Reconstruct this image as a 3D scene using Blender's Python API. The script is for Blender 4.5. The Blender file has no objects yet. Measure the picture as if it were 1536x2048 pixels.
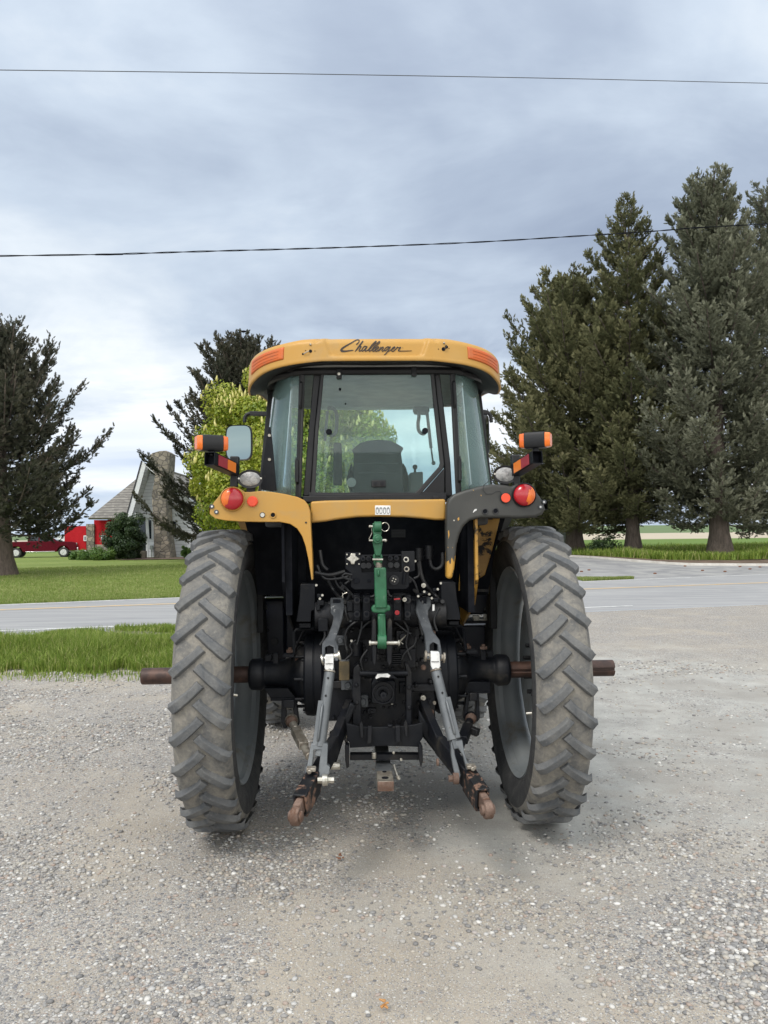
import bpy, bmesh, math, random
import numpy as np
from mathutils import Vector, Matrix
R = math.radians
sc = bpy.context.scene
# ---------------------------------------------------------------- camera
CH, F = 1.91, 1540.0
PITCH, ROLL = math.atan(46/F), R(.67)
fw = Vector((0, math.cos(PITCH), math.sin(PITCH)))
u0 = Vector((0, -math.sin(PITCH), math.cos(PITCH))); r0 = Vector((1, 0, 0))
rt = r0*math.cos(ROLL) - u0*math.sin(ROLL)
up = r0*math.sin(ROLL) + u0*math.cos(ROLL)
CAM = Vector((0, 0, CH))
cd = bpy.data.cameras.new('camera'); cam = bpy.data.objects.new('camera', cd)
sc.collection.objects.link(cam); sc.camera = cam
cam.matrix_world = Matrix(((rt.x, up.x, -fw.x, 0), (rt.y, up.y, -fw.y, 0), (rt.z, up.z, -fw.z, CH), (0, 0, 0, 1)))
cd.sensor_fit = 'VERTICAL'; cd.sensor_height = 36; cd.lens = 36*F/2048
cd.clip_start = .05; cd.clip_end = 6000
# ---------------------------------------------------------------- sky, sun, exposure
wd = bpy.data.worlds.new('World'); sc.world = wd; wd.use_nodes = True
SUN_EL, SUN_AZ = 52, 215     # degrees; azimuth clockwise from +Y: high, behind the camera's left shoulder
def build_world():
    nt = wd.node_tree; nt.nodes.clear(); N = nt.nodes.new; Lk = nt.links.new
    out = N('ShaderNodeOutputWorld'); bg = N('ShaderNodeBackground')
    sky = N('ShaderNodeTexSky'); sky.sky_type = 'NISHITA'; sky.sun_disc = False
    sky.sun_elevation = R(SUN_EL); sky.sun_rotation = R(SUN_AZ); sky.air_density = 1.3; sky.dust_density = .2
    skm = N('ShaderNodeVectorMath'); skm.operation = 'SCALE'; skm.inputs['Scale'].default_value = 1.5
    Lk(sky.outputs[0], skm.inputs[0])
    tc = N('ShaderNodeTexCoord'); lift = N('ShaderNodeVectorMath'); lift.operation = 'ADD'; lift.inputs[1].default_value = (0, 0, .42); Lk(tc.outputs['Generated'], lift.inputs[0]); lnn = N('ShaderNodeVectorMath'); lnn.operation = 'NORMALIZE'; Lk(lift.outputs[0], lnn.inputs[0]); Lk(lnn.outputs[0], sky.inputs[0]); sep = N('ShaderNodeSeparateXYZ'); Lk(tc.outputs['Generated'], sep.inputs[0])
    def m(op, a, b=None, cl=False):
        n = N('ShaderNodeMath'); n.operation = op; n.use_clamp = cl
        for i, q in enumerate((a, b)):
            if q is None: continue
            if isinstance(q, (int, float)): n.inputs[i].default_value = q
            else: Lk(q, n.inputs[i])
        return n.outputs[0]
    zz = m('ADD', m('MAXIMUM', sep.outputs[2], 0), .27)
    cx = m('DIVIDE', sep.outputs[0], zz); cy = m('DIVIDE', sep.outputs[1], zz)
    cb = N('ShaderNodeCombineXYZ'); Lk(cx, cb.inputs[0]); Lk(cy, cb.inputs[1])
    def noise(scale, det, rough, dist, off, sx=1, sy=1):
        mp = N('ShaderNodeMapping'); mp.inputs['Location'].default_value = off; mp.inputs['Scale'].default_value = (sx, sy, 1)
        Lk(cb.outputs[0], mp.inputs[0])
        n = N('ShaderNodeTexNoise'); n.inputs['Scale'].default_value = scale; n.inputs['Detail'].default_value = det
        n.inputs['Roughness'].default_value = rough; n.inputs['Distortion'].default_value = dist
        Lk(mp.outputs[0], n.inputs['Vector']); return n.outputs[0]
    def ramp(fac, stops):
        r = N('ShaderNodeValToRGB'); e = r.color_ramp.elements
        e[0].position, e[0].color = stops[0][0], (*stops[0][1], 1); e[1].position, e[1].color = stops[-1][0], (*stops[-1][1], 1)
        for p_, c_ in stops[1:-1]:
            q = e.new(p_); q.color = (*c_, 1)
        Lk(fac, r.inputs[0]); return r.outputs[0]
    big = noise(.85, 5, .5, .5, (9.4, 9.1, 3), 1, 1)
    fine = noise(2.7, 8, .58, .35, (7.3, 2.2, 4), .7, 1.1)
    f = m('ADD', m('MULTIPLY', m('SUBTRACT', m('ADD', m('MULTIPLY', big, .70), m('MULTIPLY', fine, .30)), .5), 1.2), .475)
    # bands: brighter broken cloud low down, flat slate sheet above, bright overhead near the hidden sun
    low = m('SUBTRACT', 1, m('DIVIDE', sep.outputs[2], .34), True)
    f2 = m('ADD', f, m('MULTIPLY', low, .10))
    puff = noise(2.3, 9, .62, .5, (2.7, 9.1, 1), .8, .8); band = m('SUBTRACT', 1, m('MULTIPLY', m('ABSOLUTE', m('SUBTRACT', sep.outputs[2], .15)), 6.5), True)
    f2 = m('ADD', f2, m('MULTIPLY', m('MULTIPLY', m('MULTIPLY', m('SUBTRACT', puff, .45), 5, True), band), .20)); cl = ramp(f2, [(.30, (.25, .305, .41)), (.41, (.335, .40, .505)), (.51, (.455, .53, .63)), (.61, (.61, .67, .735)), (.76, (.82, .85, .885))])
    hz = m('POWER', m('MAXIMUM', sep.outputs[2], 0), 2.0)
    bk = m('MAXIMUM', m('MULTIPLY', sep.outputs[1], -1), 0)
    gain = m('ADD', m('ADD', 1.0, m('MULTIPLY', m('POWER', hz, 2.6), 2.4)), m('MULTIPLY', bk, 1.7))
    gm = N('ShaderNodeVectorMath'); gm.operation = 'SCALE'; wm_ = N('ShaderNodeMix'); wm_.data_type = 'RGBA'; wm_.blend_type = 'MULTIPLY'; Lk(m('MULTIPLY', m('SUBTRACT', gain, 1), 1.2, True), wm_.inputs[0]); Lk(cl, wm_.inputs[6]); wm_.inputs[7].default_value = (1.12, 1.0, .86, 1); Lk(wm_.outputs[2], gm.inputs[0]); Lk(gain, gm.inputs['Scale'])
    g10 = N('ShaderNodeVectorMath'); g10.operation = 'SCALE'; Lk(gm.outputs[0], g10.inputs[0]); g10.inputs['Scale'].default_value = 10.0
    # cloud cover: thin gaps only low on the left
    gap = noise(.9, 6, .5, .3, (1.4, 5.0, 2), .35, 1.3)
    lowg = m('SUBTRACT', 1, m('DIVIDE', sep.outputs[2], .17), True)
    lft = m('MULTIPLY', m('MAXIMUM', m('MULTIPLY', sep.outputs[0], -1), 0), 3.2, True)
    gf = m('MULTIPLY', m('MULTIPLY', m('MULTIPLY', m('SUBTRACT', gap, .40), 7, True), m('MULTIPLY', lowg, 2.2, True)), lft)
    mx = N('ShaderNodeMix'); mx.data_type = 'RGBA'
    Lk(m('MULTIPLY', gf, .62), mx.inputs[0]); Lk(g10.outputs[0], mx.inputs[6]); Lk(skm.outputs[0], mx.inputs[7])
    Lk(mx.outputs[2], bg.inputs[0]); bg.inputs[1].default_value = .10
    Lk(bg.outputs[0], out.inputs[0])
build_world()
sd = bpy.data.lights.new('sun', 'SUN'); sun = bpy.data.objects.new('sun', sd); sc.collection.objects.link(sun)
sd.energy = 1.5; sd.angle = R(18); sd.color = (1, .94, .87)
sa = R(SUN_AZ); se = R(SUN_EL)
sdir = Vector((math.sin(sa)*math.cos(se), math.cos(sa)*math.cos(se), math.sin(se)))
sun.rotation_euler = sdir.to_track_quat('Z', 'Y').to_euler()
sc.view_settings.view_transform = 'Standard'; sc.view_settings.look = 'None'
sc.view_settings.exposure = .42; sc.view_settings.gamma = 1
sc.cycles.max_bounces = 10; sc.cycles.transparent_max_bounces = 24; sc.cycles.diffuse_bounces = 3; sc.cycles.glossy_bounces = 4

# ---------------------------------------------------------------- coordinates
def ray(px, py): return fw + rt*((px-768)/F) - up*((py-1024)/F)
def W(px, py, Y):
    d = ray(px, py); return CAM + d*(Y/d.y)
def GP(px, py, z=0.0):
    d = ray(px, py); return CAM + d*((z-CH)/d.z)
TO = Vector((-.04, 5.26, 0)); YAW = R(2.0)
TM = Matrix.Translation(TO) @ Matrix.Rotation(YAW, 4, 'Z'); TI = TM.inverted()
def L(px, py, y):
    c = TI @ CAM; d = TI.to_3x3() @ ray(px, py)
    return c + d*((y-c.y)/d.y)

# ---------------------------------------------------------------- objects
def link(o, parent=None):
    sc.collection.objects.link(o)
    if parent: o.parent = parent
    return o
def tag(o, label=None, cat=None, group=None, kind=None):
    if label: o['label'] = label
    if cat: o['category'] = cat
    if group: o['group'] = group
    if kind: o['kind'] = kind
    return o
def empty(name, loc=(0, 0, 0), rz=0, parent=None):
    o = bpy.data.objects.new(name, None); o.location = loc; o.rotation_euler = (0, 0, rz); return link(o, parent)
def np_mesh(name, V, Fc, mat, parent=None, var=None, smooth=False, mi=None):
    V = np.asarray(V, np.float32); Fc = np.asarray(Fc, np.int32)
    me = bpy.data.meshes.new(name); k = Fc.shape[1]
    me.vertices.add(len(V)); me.vertices.foreach_set('co', V.ravel())
    me.loops.add(Fc.size); me.loops.foreach_set('vertex_index', Fc.ravel())
    me.polygons.add(len(Fc)); me.polygons.foreach_set('loop_start', np.arange(0, Fc.size, k, dtype=np.int32))
    me.polygons.foreach_set('loop_total', np.full(len(Fc), k, np.int32))
    if smooth: me.polygons.foreach_set('use_smooth', np.ones(len(Fc), bool))
    if mi is not None: me.polygons.foreach_set('material_index', np.asarray(mi, np.int32))
    me.update(calc_edges=True)
    if var is not None:
        a = me.attributes.new('var', 'FLOAT', 'FACE'); a.data.foreach_set('value', np.asarray(var, np.float32))
    for q in (mat if isinstance(mat, (list, tuple)) else [mat]): me.materials.append(q)
    return link(bpy.data.objects.new(name, me), parent)
def basis(d, hint=Vector((0, 0, 1))):
    d = d.normalized()
    if abs(d.dot(hint)) > .98: hint = Vector((1, 0, 0)) if abs(d.x) < .9 else Vector((0, 1, 0))
    a = d.cross(hint).normalized(); b = a.cross(d).normalized(); return a, b
class MB:
    def __init__(s): s.v = []; s.f = []
    def add(s, vs, fs):
        o = len(s.v); s.v += [Vector(q) for q in vs]; s.f += [tuple(i+o for i in f) for f in fs]; return s
    def box(s, c, d, rot=None):
        c = Vector(c); hx, hy, hz = d[0]/2, d[1]/2, d[2]/2
        vs = [Vector((x, y, z)) for z in (-hz, hz) for y in (-hy, hy) for x in (-hx, hx)]
        if rot is not None: vs = [rot @ q for q in vs]
        return s.add([q+c for q in vs], [(0, 2, 3, 1), (4, 5, 7, 6), (0, 1, 5, 4), (2, 6, 7, 3), (0, 4, 6, 2), (1, 3, 7, 5)])
    def bar(s, p, q, w, h, hint=Vector((0, 0, 1)), w2=None, h2=None):
        p = Vector(p); q = Vector(q); a, b = basis(q-p, Vector(hint)); w2 = w if w2 is None else w2; h2 = h if h2 is None else h2
        vs = [p+a*x*w/2+b*y*h/2 for x, y in ((-1, -1), (1, -1), (1, 1), (-1, 1))]+[q+a*x*w2/2+b*y*h2/2 for x, y in ((-1, -1), (1, -1), (1, 1), (-1, 1))]
        return s.add(vs, [(3, 2, 1, 0), (4, 5, 6, 7), (0, 1, 5, 4), (1, 2, 6, 5), (2, 3, 7, 6), (3, 0, 4, 7)])
    def cyl(s, p, q, r, r2=None, n=20):
        p = Vector(p); q = Vector(q); r2 = r if r2 is None else r2; a, b = basis(q-p)
        vs = []
        for c, rr in ((p, r), (q, r2)):
            vs += [c+(a*math.cos(2*math.pi*i/n)+b*math.sin(2*math.pi*i/n))*rr for i in range(n)]
        fs = [(i, (i+1) % n, n+(i+1) % n, n+i) for i in range(n)]+[tuple(range(n-1, -1, -1)), tuple(range(n, 2*n))]
        return s.add(vs, fs)
    def tube(s, pts, r, n=8, closed=False):
        pts = [Vector(p) for p in pts]; m = len(pts); vs = []; h = None
        rr = r if isinstance(r, (list, tuple)) else [r]*m
        for i, p in enumerate(pts):
            if closed: d = pts[(i+1) % m]-pts[i-1]
            else: d = pts[min(i+1, m-1)]-pts[max(i-1, 0)]
            d.normalize()
            if h is None: a, b = basis(d)
            else:
                a = (h-d*h.dot(d)); a = a.normalized() if a.length > 1e-6 else basis(d)[0]; b = a.cross(d)
            h = a
            vs += [p+(a*math.cos(2*math.pi*k/n)+b*math.sin(2*math.pi*k/n))*rr[i] for k in range(n)]
        fs = []
        for i in range(m if closed else m-1):
            j = (i+1) % m
            fs += [(i*n+k, i*n+(k+1) % n, j*n+(k+1) % n, j*n+k) for k in range(n)]
        if not closed: fs += [tuple(range(n-1, -1, -1)), tuple((m-1)*n+k for k in range(n))]
        return s.add(vs, fs)
    def lathe(s, prof, c, axis='X', n=48, closed=False):
        c = Vector(c); vs = []; m = len(prof)
        for (x, r) in prof:
            for i in range(n):
                t = 2*math.pi*i/n; cs, sn = math.cos(t)*r, math.sin(t)*r
                vs.append(c+(Vector((x, cs, sn)) if axis == 'X' else Vector((cs, x, sn)) if axis == 'Y' else Vector((cs, sn, x))))
        fs = []
        for j in range(m if closed else m-1):
            k = (j+1) % m
            fs += [(j*n+i, j*n+(i+1) % n, k*n+(i+1) % n, k*n+i) for i in range(n)]
        if not closed:
            if prof[0][1] > 1e-5: fs.append(tuple(range(n-1, -1, -1)))
            if prof[-1][1] > 1e-5: fs.append(tuple((m-1)*n+i for i in range(n)))
        return s.add(vs, fs)
    def ext(s, pts, off):
        n = len(pts); pts = [Vector(p) for p in pts]; off = Vector(off)
        return s.add(pts+[p+off for p in pts], [tuple(range(n-1, -1, -1)), tuple(range(n, 2*n))]+[(i, (i+1) % n, n+(i+1) % n, n+i) for i in range(n)])
    def plate(s, pix, y, th):          # outline seen from behind, at its own depth y (a number or a function of the height), thickness th forward
        yf = y if callable(y) else (lambda a, b: y)
        return s.ext([L(a, b, yf(a, b)) for a, b in pix], (0, th, 0))
    def ringp(s, outer, inner, y, th):
        yf = y if callable(y) else (lambda a, b: y)
        n = len(outer); o = [L(a, b, yf(a, b)) for a, b in outer]; i_ = [L(a, b, yf(a, b)) for a, b in inner]; d = Vector((0, th, 0))
        vs = o+i_+[p+d for p in o]+[p+d for p in i_]; fs = []
        for k in range(n):
            j = (k+1) % n
            fs += [(k, j, n+j, n+k), (2*n+k, 3*n+k, 3*n+j, 2*n+j), (k, 2*n+k, 2*n+j, j), (n+k, n+j, 3*n+j, 3*n+k)]
        return s.add(vs, fs)
    def ball(s, c, r, sx=1, sy=1, sz=1, nu=16, nv=10):
        c = Vector(c); vs = [c+Vector((0, 0, r*sz))]
        for j in range(1, nv):
            t = math.pi*j/nv
            vs += [c+Vector((math.sin(t)*math.cos(2*math.pi*i/nu)*r*sx, math.sin(t)*math.sin(2*math.pi*i/nu)*r*sy, math.cos(t)*r*sz)) for i in range(nu)]
        vs.append(c-Vector((0, 0, r*sz))); e = len(vs)-1
        fs = [(0, 1+i, 1+(i+1) % nu) for i in range(nu)]
        for j in range(nv-2):
            fs += [(1+j*nu+i, 1+(j+1)*nu+i, 1+(j+1)*nu+(i+1) % nu, 1+j*nu+(i+1) % nu) for i in range(nu)]
        fs += [(e, 1+(nv-2)*nu+(i+1) % nu, 1+(nv-2)*nu+i) for i in range(nu)]
        return s.add(vs, fs)
    def build(s, name, mat, parent=None, bev=0, ang=38, seg=2):
        me = bpy.data.meshes.new(name); me.from_pydata([tuple(v) for v in s.v], [], s.f)
        bm = bmesh.new(); bm.from_mesh(me); bmesh.ops.recalc_face_normals(bm, faces=bm.faces); bm.to_mesh(me); bm.free()
        me.polygons.foreach_set('use_smooth', np.ones(len(me.polygons), bool)); me.set_sharp_from_angle(angle=R(ang))
        me.materials.append(mat); o = link(bpy.data.objects.new(name, me), parent)
        if bev:
            b = o.modifiers.new('bevel', 'BEVEL'); b.width = bev; b.segments = seg; b.limit_method = 'ANGLE'; b.angle_limit = R(40); b.harden_normals = False
        return o

def islands(mb):
    par = list(range(len(mb.v)))
    def fd(a):
        while par[a] != a: par[a] = par[par[a]]; a = par[a]
        return a
    for f in mb.f:
        for q in f[1:]: par[fd(q)] = fd(f[0])
    g = {}
    for i in range(len(mb.v)): g.setdefault(fd(i), []).append(i)
    grp = []
    for ids in g.values():
        lo = [min(mb.v[i][k] for i in ids)-.002 for k in range(3)]; hi = [max(mb.v[i][k] for i in ids)+.002 for k in range(3)]; grp.append([set(ids), lo, hi])
    ch = True
    while ch:
        ch = False
        for i in range(len(grp)):
            for j in range(i+1, len(grp)):
                a, b = grp[i], grp[j]
                if all(a[1][k] <= b[2][k] and b[1][k] <= a[2][k] for k in range(3)):
                    grp[i] = [a[0] | b[0], [min(x, y) for x, y in zip(a[1], b[1])], [max(x, y) for x, y in zip(a[2], b[2])]]; grp.pop(j); ch = True; break
            if ch: break
    out = []
    for ids, _, _ in grp:
        m = MB(); mp = {i: n for n, i in enumerate(sorted(ids))}; m.v = [mb.v[i] for i in sorted(ids)]; m.f = [tuple(mp[i] for i in f) for f in mb.f if f[0] in ids]; out.append(m)
    return out
# ---------------------------------------------------------------- materials
class NT:
    def __init__(s, name):
        s.m = bpy.data.materials.new(name); s.m.use_nodes = True; s.t = s.m.node_tree; s.t.nodes.clear()
        s.out = s.n('ShaderNodeOutputMaterial'); s.p = s.n('ShaderNodeBsdfPrincipled'); s.l(s.p.outputs[0], s.out.inputs[0])
        s.tc = s.n('ShaderNodeTexCoord')
    def n(s, t): return s.t.nodes.new(t)
    def l(s, a, b): s.t.links.new(a, b)
    def set(s, i, v, node=None):
        node = node or s.p; k = node.inputs[i]
        if hasattr(v, 'default_value') or hasattr(v, 'links'): s.l(v, k)
        else: k.default_value = (*v, 1) if (isinstance(v, tuple) and len(v) == 3 and k.type == 'RGBA') else v
    def math(s, op, a, b=None, cl=False):
        n = s.n('ShaderNodeMath'); n.operation = op; n.use_clamp = cl; s.set(0, a, n)
        if b is not None: s.set(1, b, n)
        return n.outputs[0]
    def vec(s, scale=(1, 1, 1), loc=(0, 0, 0), src=None, rot=(0, 0, 0)):
        m = s.n('ShaderNodeMapping'); m.inputs['Scale'].default_value = scale; m.inputs['Location'].default_value = loc; m.inputs['Rotation'].default_value = rot
        s.l(src or s.tc.outputs['Object'], m.inputs[0]); return m.outputs[0]
    def noise(s, scale, det=4, rough=.5, dist=0, v=None, col=False):
        n = s.n('ShaderNodeTexNoise'); s.l(v or s.tc.outputs['Object'], n.inputs['Vector'])
        n.inputs['Scale'].default_value = scale; n.inputs['Detail'].default_value = det; n.inputs['Roughness'].default_value = rough; n.inputs['Distortion'].default_value = dist
        return n.outputs[1 if col else 0]
    def voro(s, scale, v=None, feat='F1', rnd=1, det=0):
        n = s.n('ShaderNodeTexVoronoi'); n.feature = feat; s.l(v or s.tc.outputs['Object'], n.inputs['Vector'])
        n.inputs['Scale'].default_value = scale; n.inputs['Randomness'].default_value = rnd; return n
    def ramp(s, fac, stops, interp='LINEAR'):
        r = s.n('ShaderNodeValToRGB'); r.color_ramp.interpolation = interp; e = r.color_ramp.elements
        cc = lambda c: (c, c, c, 1) if isinstance(c, (int, float)) else (*c, 1)
        e[0].position, e[0].color = stops[0][0], cc(stops[0][1]); e[1].position, e[1].color = stops[-1][0], cc(stops[-1][1])
        for p_, c_ in stops[1:-1]:
            q = e.new(p_); q.color = cc(c_)
        s.l(fac, r.inputs[0]); return r.outputs[0]
    def mix(s, f, a, b, mode='MIX'):
        m = s.n('ShaderNodeMix'); m.data_type = 'RGBA'; m.blend_type = mode
        s.set(0, f, m); s.set(6, a, m); s.set(7, b, m); return m.outputs[2]
    def bump(s, h, st=.3, dist=.01, nrm=None):
        b = s.n('ShaderNodeBump'); b.inputs['Strength'].default_value = st; b.inputs['Distance'].default_value = dist
        s.l(h, b.inputs['Height'])
        if nrm: s.l(nrm, b.inputs['Normal'])
        return b.outputs[0]
    def attr(s, nm):
        a = s.n('ShaderNodeAttribute'); a.attribute_name = nm; return a.outputs['Fac']
def surf(name, c, rough=.5, metal=0, c2=None, ns=8, lo=.45, hi=.6, bs=60, bd=.001, bst=.3, wear=None, wlo=.62, whi=.66, ws=14, coat=0, rvar=.1, spec=None):
    t = NT(name); col = c if c2 is None else t.ramp(t.noise(ns, 6, .6), [(lo, c), (hi, c2)])
    rr = t.math('ADD', rough-rvar/2, t.math('MULTIPLY', t.noise(ns*2.3, 5, .6), rvar*1.2))
    if wear is not None:
        wm = t.ramp(t.noise(ws, 8, .65, .4), [(wlo, 0.0), (whi, 1.0)]); col = t.mix(wm, col, wear); rr = t.math('ADD', rr, t.math('MULTIPLY', wm, .25))
    t.set('Base Color', col); t.set('Roughness', rr); t.set('Metallic', metal)
    if coat: t.set('Coat Weight', coat); t.set('Coat Roughness', .12)
    if spec is not None: t.set('Specular IOR Level', spec)
    if bst: t.set('Normal', t.bump(t.noise(bs, 5, .6), bst, bd))
    return t.m
M = {}
M['black'] = surf('black_paint', (.0045, .0055, .008), .45, c2=(.010, .011, .013), ns=5, wear=(.05, .046, .038), spec=.2, wlo=.62, whi=.80, ws=7, bst=.25, bd=.002)
M['casting'] = surf('dusty_cast_iron', (.005, .006, .009), .5, c2=(.014, .014, .015), ns=6, wear=(.075, .066, .05), spec=.32, wlo=.58, whi=.80, ws=6, bs=90, bst=.5, bd=.002)
M['plastic'] = surf('black_plastic', (.009, .0095, .011), .5, spec=.4, c2=(.016, .017, .018), ns=4, bs=300, bst=.15, bd=.0005)
M['rubber_seal'] = surf('rubber_seal', (.02, .021, .022), .6, c2=(.05, .05, .05), ns=3, lo=.5, hi=.8)
M['yellow'] = surf('faded_yellow_paint', (.48, .252, .046), .40, c2=(.455, .27, .075), ns=2.5, lo=.35, hi=.7, wear=(.36, .25, .12), wlo=.52, whi=.84, ws=3.5, spec=.35, bst=.05, bs=8, bd=.004)
M['yellow_worn'] = surf('scraped_yellow_paint', (.46, .25, .04), .45, c2=(.36, .19, .03), ns=3, wear=(.015, .013, .012), wlo=.55, whi=.60, ws=9)
M['green'] = surf('green_paint', (.012, .088, .036), .45, c2=(.02, .12, .052), ns=12, wear=(.09, .16, .11), wlo=.60, whi=.72, ws=30, bst=.3, bs=60, bd=.001)
M['steelgrey'] = surf('grey_primer_steel', (.060, .066, .072), .45, c2=(.095, .102, .108), ns=10, wear=(.35, .35, .34), wlo=.63, whi=.7, ws=18, metal=.25)
M['silver'] = surf('silver_paint', (.115, .124, .130), .4, c2=(.155, .165, .170), ns=8, wear=(.09, .075, .055), wlo=.62, whi=.72, ws=16, metal=.35)
M['zinc'] = surf('zinc_plated', (.55, .53, .47), .3, metal=.8, c2=(.38, .36, .30), ns=40)
M['bare'] = surf('worn_bare_steel', (.25, .22, .18), .42, c2=(.42, .39, .33), ns=16, metal=.55, wear=(.12, .07, .04), wlo=.58, whi=.68, ws=12)
M['rust'] = surf('brown_rust', (.10, .062, .045), .75, c2=(.19, .125, .095), ns=14, wear=(.10, .05, .03), wlo=.5, whi=.65, ws=22, bs=120, bst=.6, bd=.002)
M['wornblack'] = surf('chipped_black_paint', (.006, .007, .010), .45, c2=(.014, .015, .016), ns=6, spec=.3, wear=(.17, .10, .07), wlo=.52, whi=.58, ws=16, bst=.5, bs=70, bd=.002)
M['brass'] = surf('dirty_ochre_metal', (.13, .095, .045), .5, c2=(.07, .055, .03), ns=12, metal=.3)
M['hose'] = surf('ribbed_hose', (.016, .017, .019), .45, c2=(.03, .03, .03), bst=.5, bs=200)
M['shaft'] = surf('rusty_axle_bar', (.050, .029, .023), .5, c2=(.095, .052, .038), ns=12, metal=.3, bs=60, bst=.3)
M['white'] = surf('white_sticker', (.75, .75, .73), .4, c2=(.62, .62, .6), ns=20, wear=(.2, .17, .15), wlo=.66, whi=.7, ws=40)
M['rim'] = surf('grey_rim_paint', (.19, .212, .222), .5, c2=(.23, .248, .252), ns=3, wear=(.16, .13, .09), wlo=.60, whi=.75, ws=2.2, bst=.1)
M['red_lens'] = surf('red_lens', (.42, .012, .02), .22, bst=.4, bs=220, bd=.001, coat=.4)
M['amber_lens'] = surf('amber_lens', (.78, .17, .015), .25, c2=(.7, .13, .02), bst=.4, bs=200, bd=.001, coat=.3)
M['amber_roof'] = surf('faded_amber_lens', (.56, .115, .016), .45, c2=(.48, .12, .03), ns=14, bst=.5, bs=120, bd=.001)
M['orange_reflector'] = surf('orange_reflector', (.80, .07, .02), .3, bst=.5, bs=300, bd=.001)
M['clear_lens'] = surf('ribbed_clear_lens', (.36, .36, .35), .25, metal=.1, c2=(.22, .225, .225), ns=26, bst=1, bs=55, bd=.008)
M['tape_red'] = surf('red_tape', (.35, .03, .045), .4); M['tape_orange'] = surf('orange_tape', (.85, .22, .02), .4)
M['interior'] = surf('grey_interior_trim', (.10, .105, .105), .7, c2=(.13, .135, .135), bst=.3, bs=200)
M['liner'] = surf('pale_headliner', (.30, .31, .30), .8, c2=(.36, .37, .36), bst=.2)
M['seat'] = surf('charcoal_seat_cloth', (.028, .03, .033), .85, c2=(.045, .047, .05), ns=10, bst=.5, bs=300)
M['ink'] = surf('dark_ink', (.02, .012, .008), .5, bst=0)
M['void'] = surf('dark_metal_hole_shade', (.006, .007, .010), .6, c2=(.012, .013, .016), spec=.08)  # near-black parts; also paints the shade inside bores, holes and recesses
M['navy'] = surf('dark_tank_paint', (.008, .011, .022), .38, c2=(.014, .018, .03), ns=3, bst=.1)
def dark_fender():
    t = NT('stripped_fender_paint'); n = t.noise(3, 6, .6)
    col = t.ramp(n, [(.35, (.028, .029, .026)), (.7, (.050, .050, .045))])
    z = t.n('ShaderNodeSeparateXYZ'); t.l(t.tc.outputs['Object'], z.inputs[0])
    # bare yellow where the black wrap has torn away at the foot of the leg, plus two small chips
    tm = t.math('SUBTRACT', 1, t.math('MULTIPLY', t.math('SUBTRACT', z.outputs[2], 1.66), 4.2), True)
    wn = t.noise(22, 6, .6, .3, v=t.vec((1, 1, .45)))
    wm = t.ramp(t.math('ADD', wn, t.math('MULTIPLY', tm, .32)), [(.70, 0.0), (.71, 1.0)])
    t.set('Base Color', t.mix(wm, col, (.50, .27, .045))); t.set('Roughness', .48)
    t.set('Normal', t.bump(t.noise(150, 4), .1, .001)); return t.m
M['darkfender'] = dark_fender()
def glass(name, tint, add=.02, glo=1.0):
    m = bpy.data.materials.new(name); m.use_nodes = True; t = m.node_tree; t.nodes.clear()
    o = t.nodes.new('ShaderNodeOutputMaterial'); tr = t.nodes.new('ShaderNodeBsdfTransparent'); tr.inputs[0].default_value = (*tint, 1)
    g = t.nodes.new('ShaderNodeBsdfGlossy'); g.inputs['Roughness'].default_value = .02; g.inputs[0].default_value = (glo, glo, glo, 1)
    fr = t.nodes.new('ShaderNodeFresnel'); fr.inputs[0].default_value = 1.38
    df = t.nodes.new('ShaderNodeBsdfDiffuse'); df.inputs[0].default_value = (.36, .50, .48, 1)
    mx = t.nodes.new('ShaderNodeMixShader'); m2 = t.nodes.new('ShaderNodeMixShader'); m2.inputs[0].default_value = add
    t.links.new(fr.outputs[0], mx.inputs[0]); t.links.new(tr.outputs[0], mx.inputs[1]); t.links.new(g.outputs[0], mx.inputs[2])
    t.links.new(mx.outputs[0], m2.inputs[1]); t.links.new(df.outputs[0], m2.inputs[2]); t.links.new(m2.outputs[0], o.inputs[0]); return m
M['glass'] = glass('green_cab_glass', (.885, .965, .955), .05)
M['corner_glass'] = glass('pale_lit_corner_glass', (.91, .965, .955), .17)  # pale diffuse share paints in the brightness of the side windows behind
M['mirror'] = surf('mirror_glass', (.16, .21, .22), .03, metal=1, bst=0, rvar=0)
def tyre_mat(name, base, dust, lo, hi, dz=1.0):
    t = NT(name); n1 = t.noise(7, 9, .68, .8); n2 = t.noise(60, 4, .6)
    c = t.ramp(n1, [(lo, base), (hi, dust)]); sp_ = t.ramp(t.noise(38, 6, .75), [(.56, 0.0), (.68, .55)]); c = t.mix(sp_, c, tuple(min(.6, q*1.15+.02) for q in dust)); dk = t.ramp(t.noise(16, 7, .7), [(.60, 0.0), (.72, .45)]); c = t.mix(dk, c, (.05, .052, .055))
    c = t.mix(t.math('MULTIPLY', n2, .5), c, (.055, .056, .058), 'MIX')
    t.set('Base Color', c); t.set('Roughness', .85); t.set('Specular IOR Level', .25)
    t.set('Normal', t.bump(t.noise(55, 8, .75), .8, .006)); return t.m
M['tyre'] = tyre_mat('dusty_rubber', (.145, .145, .140), (.30, .278, .235), .38, .62)
M['lug'] = tyre_mat('worn_lug_rubber', (.105, .112, .119), (.19, .19, .182), .36, .66)
M['side'] = tyre_mat('sidewall_rubber', (.035, .036, .038), (.085, .085, .08), .42, .72)
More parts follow.
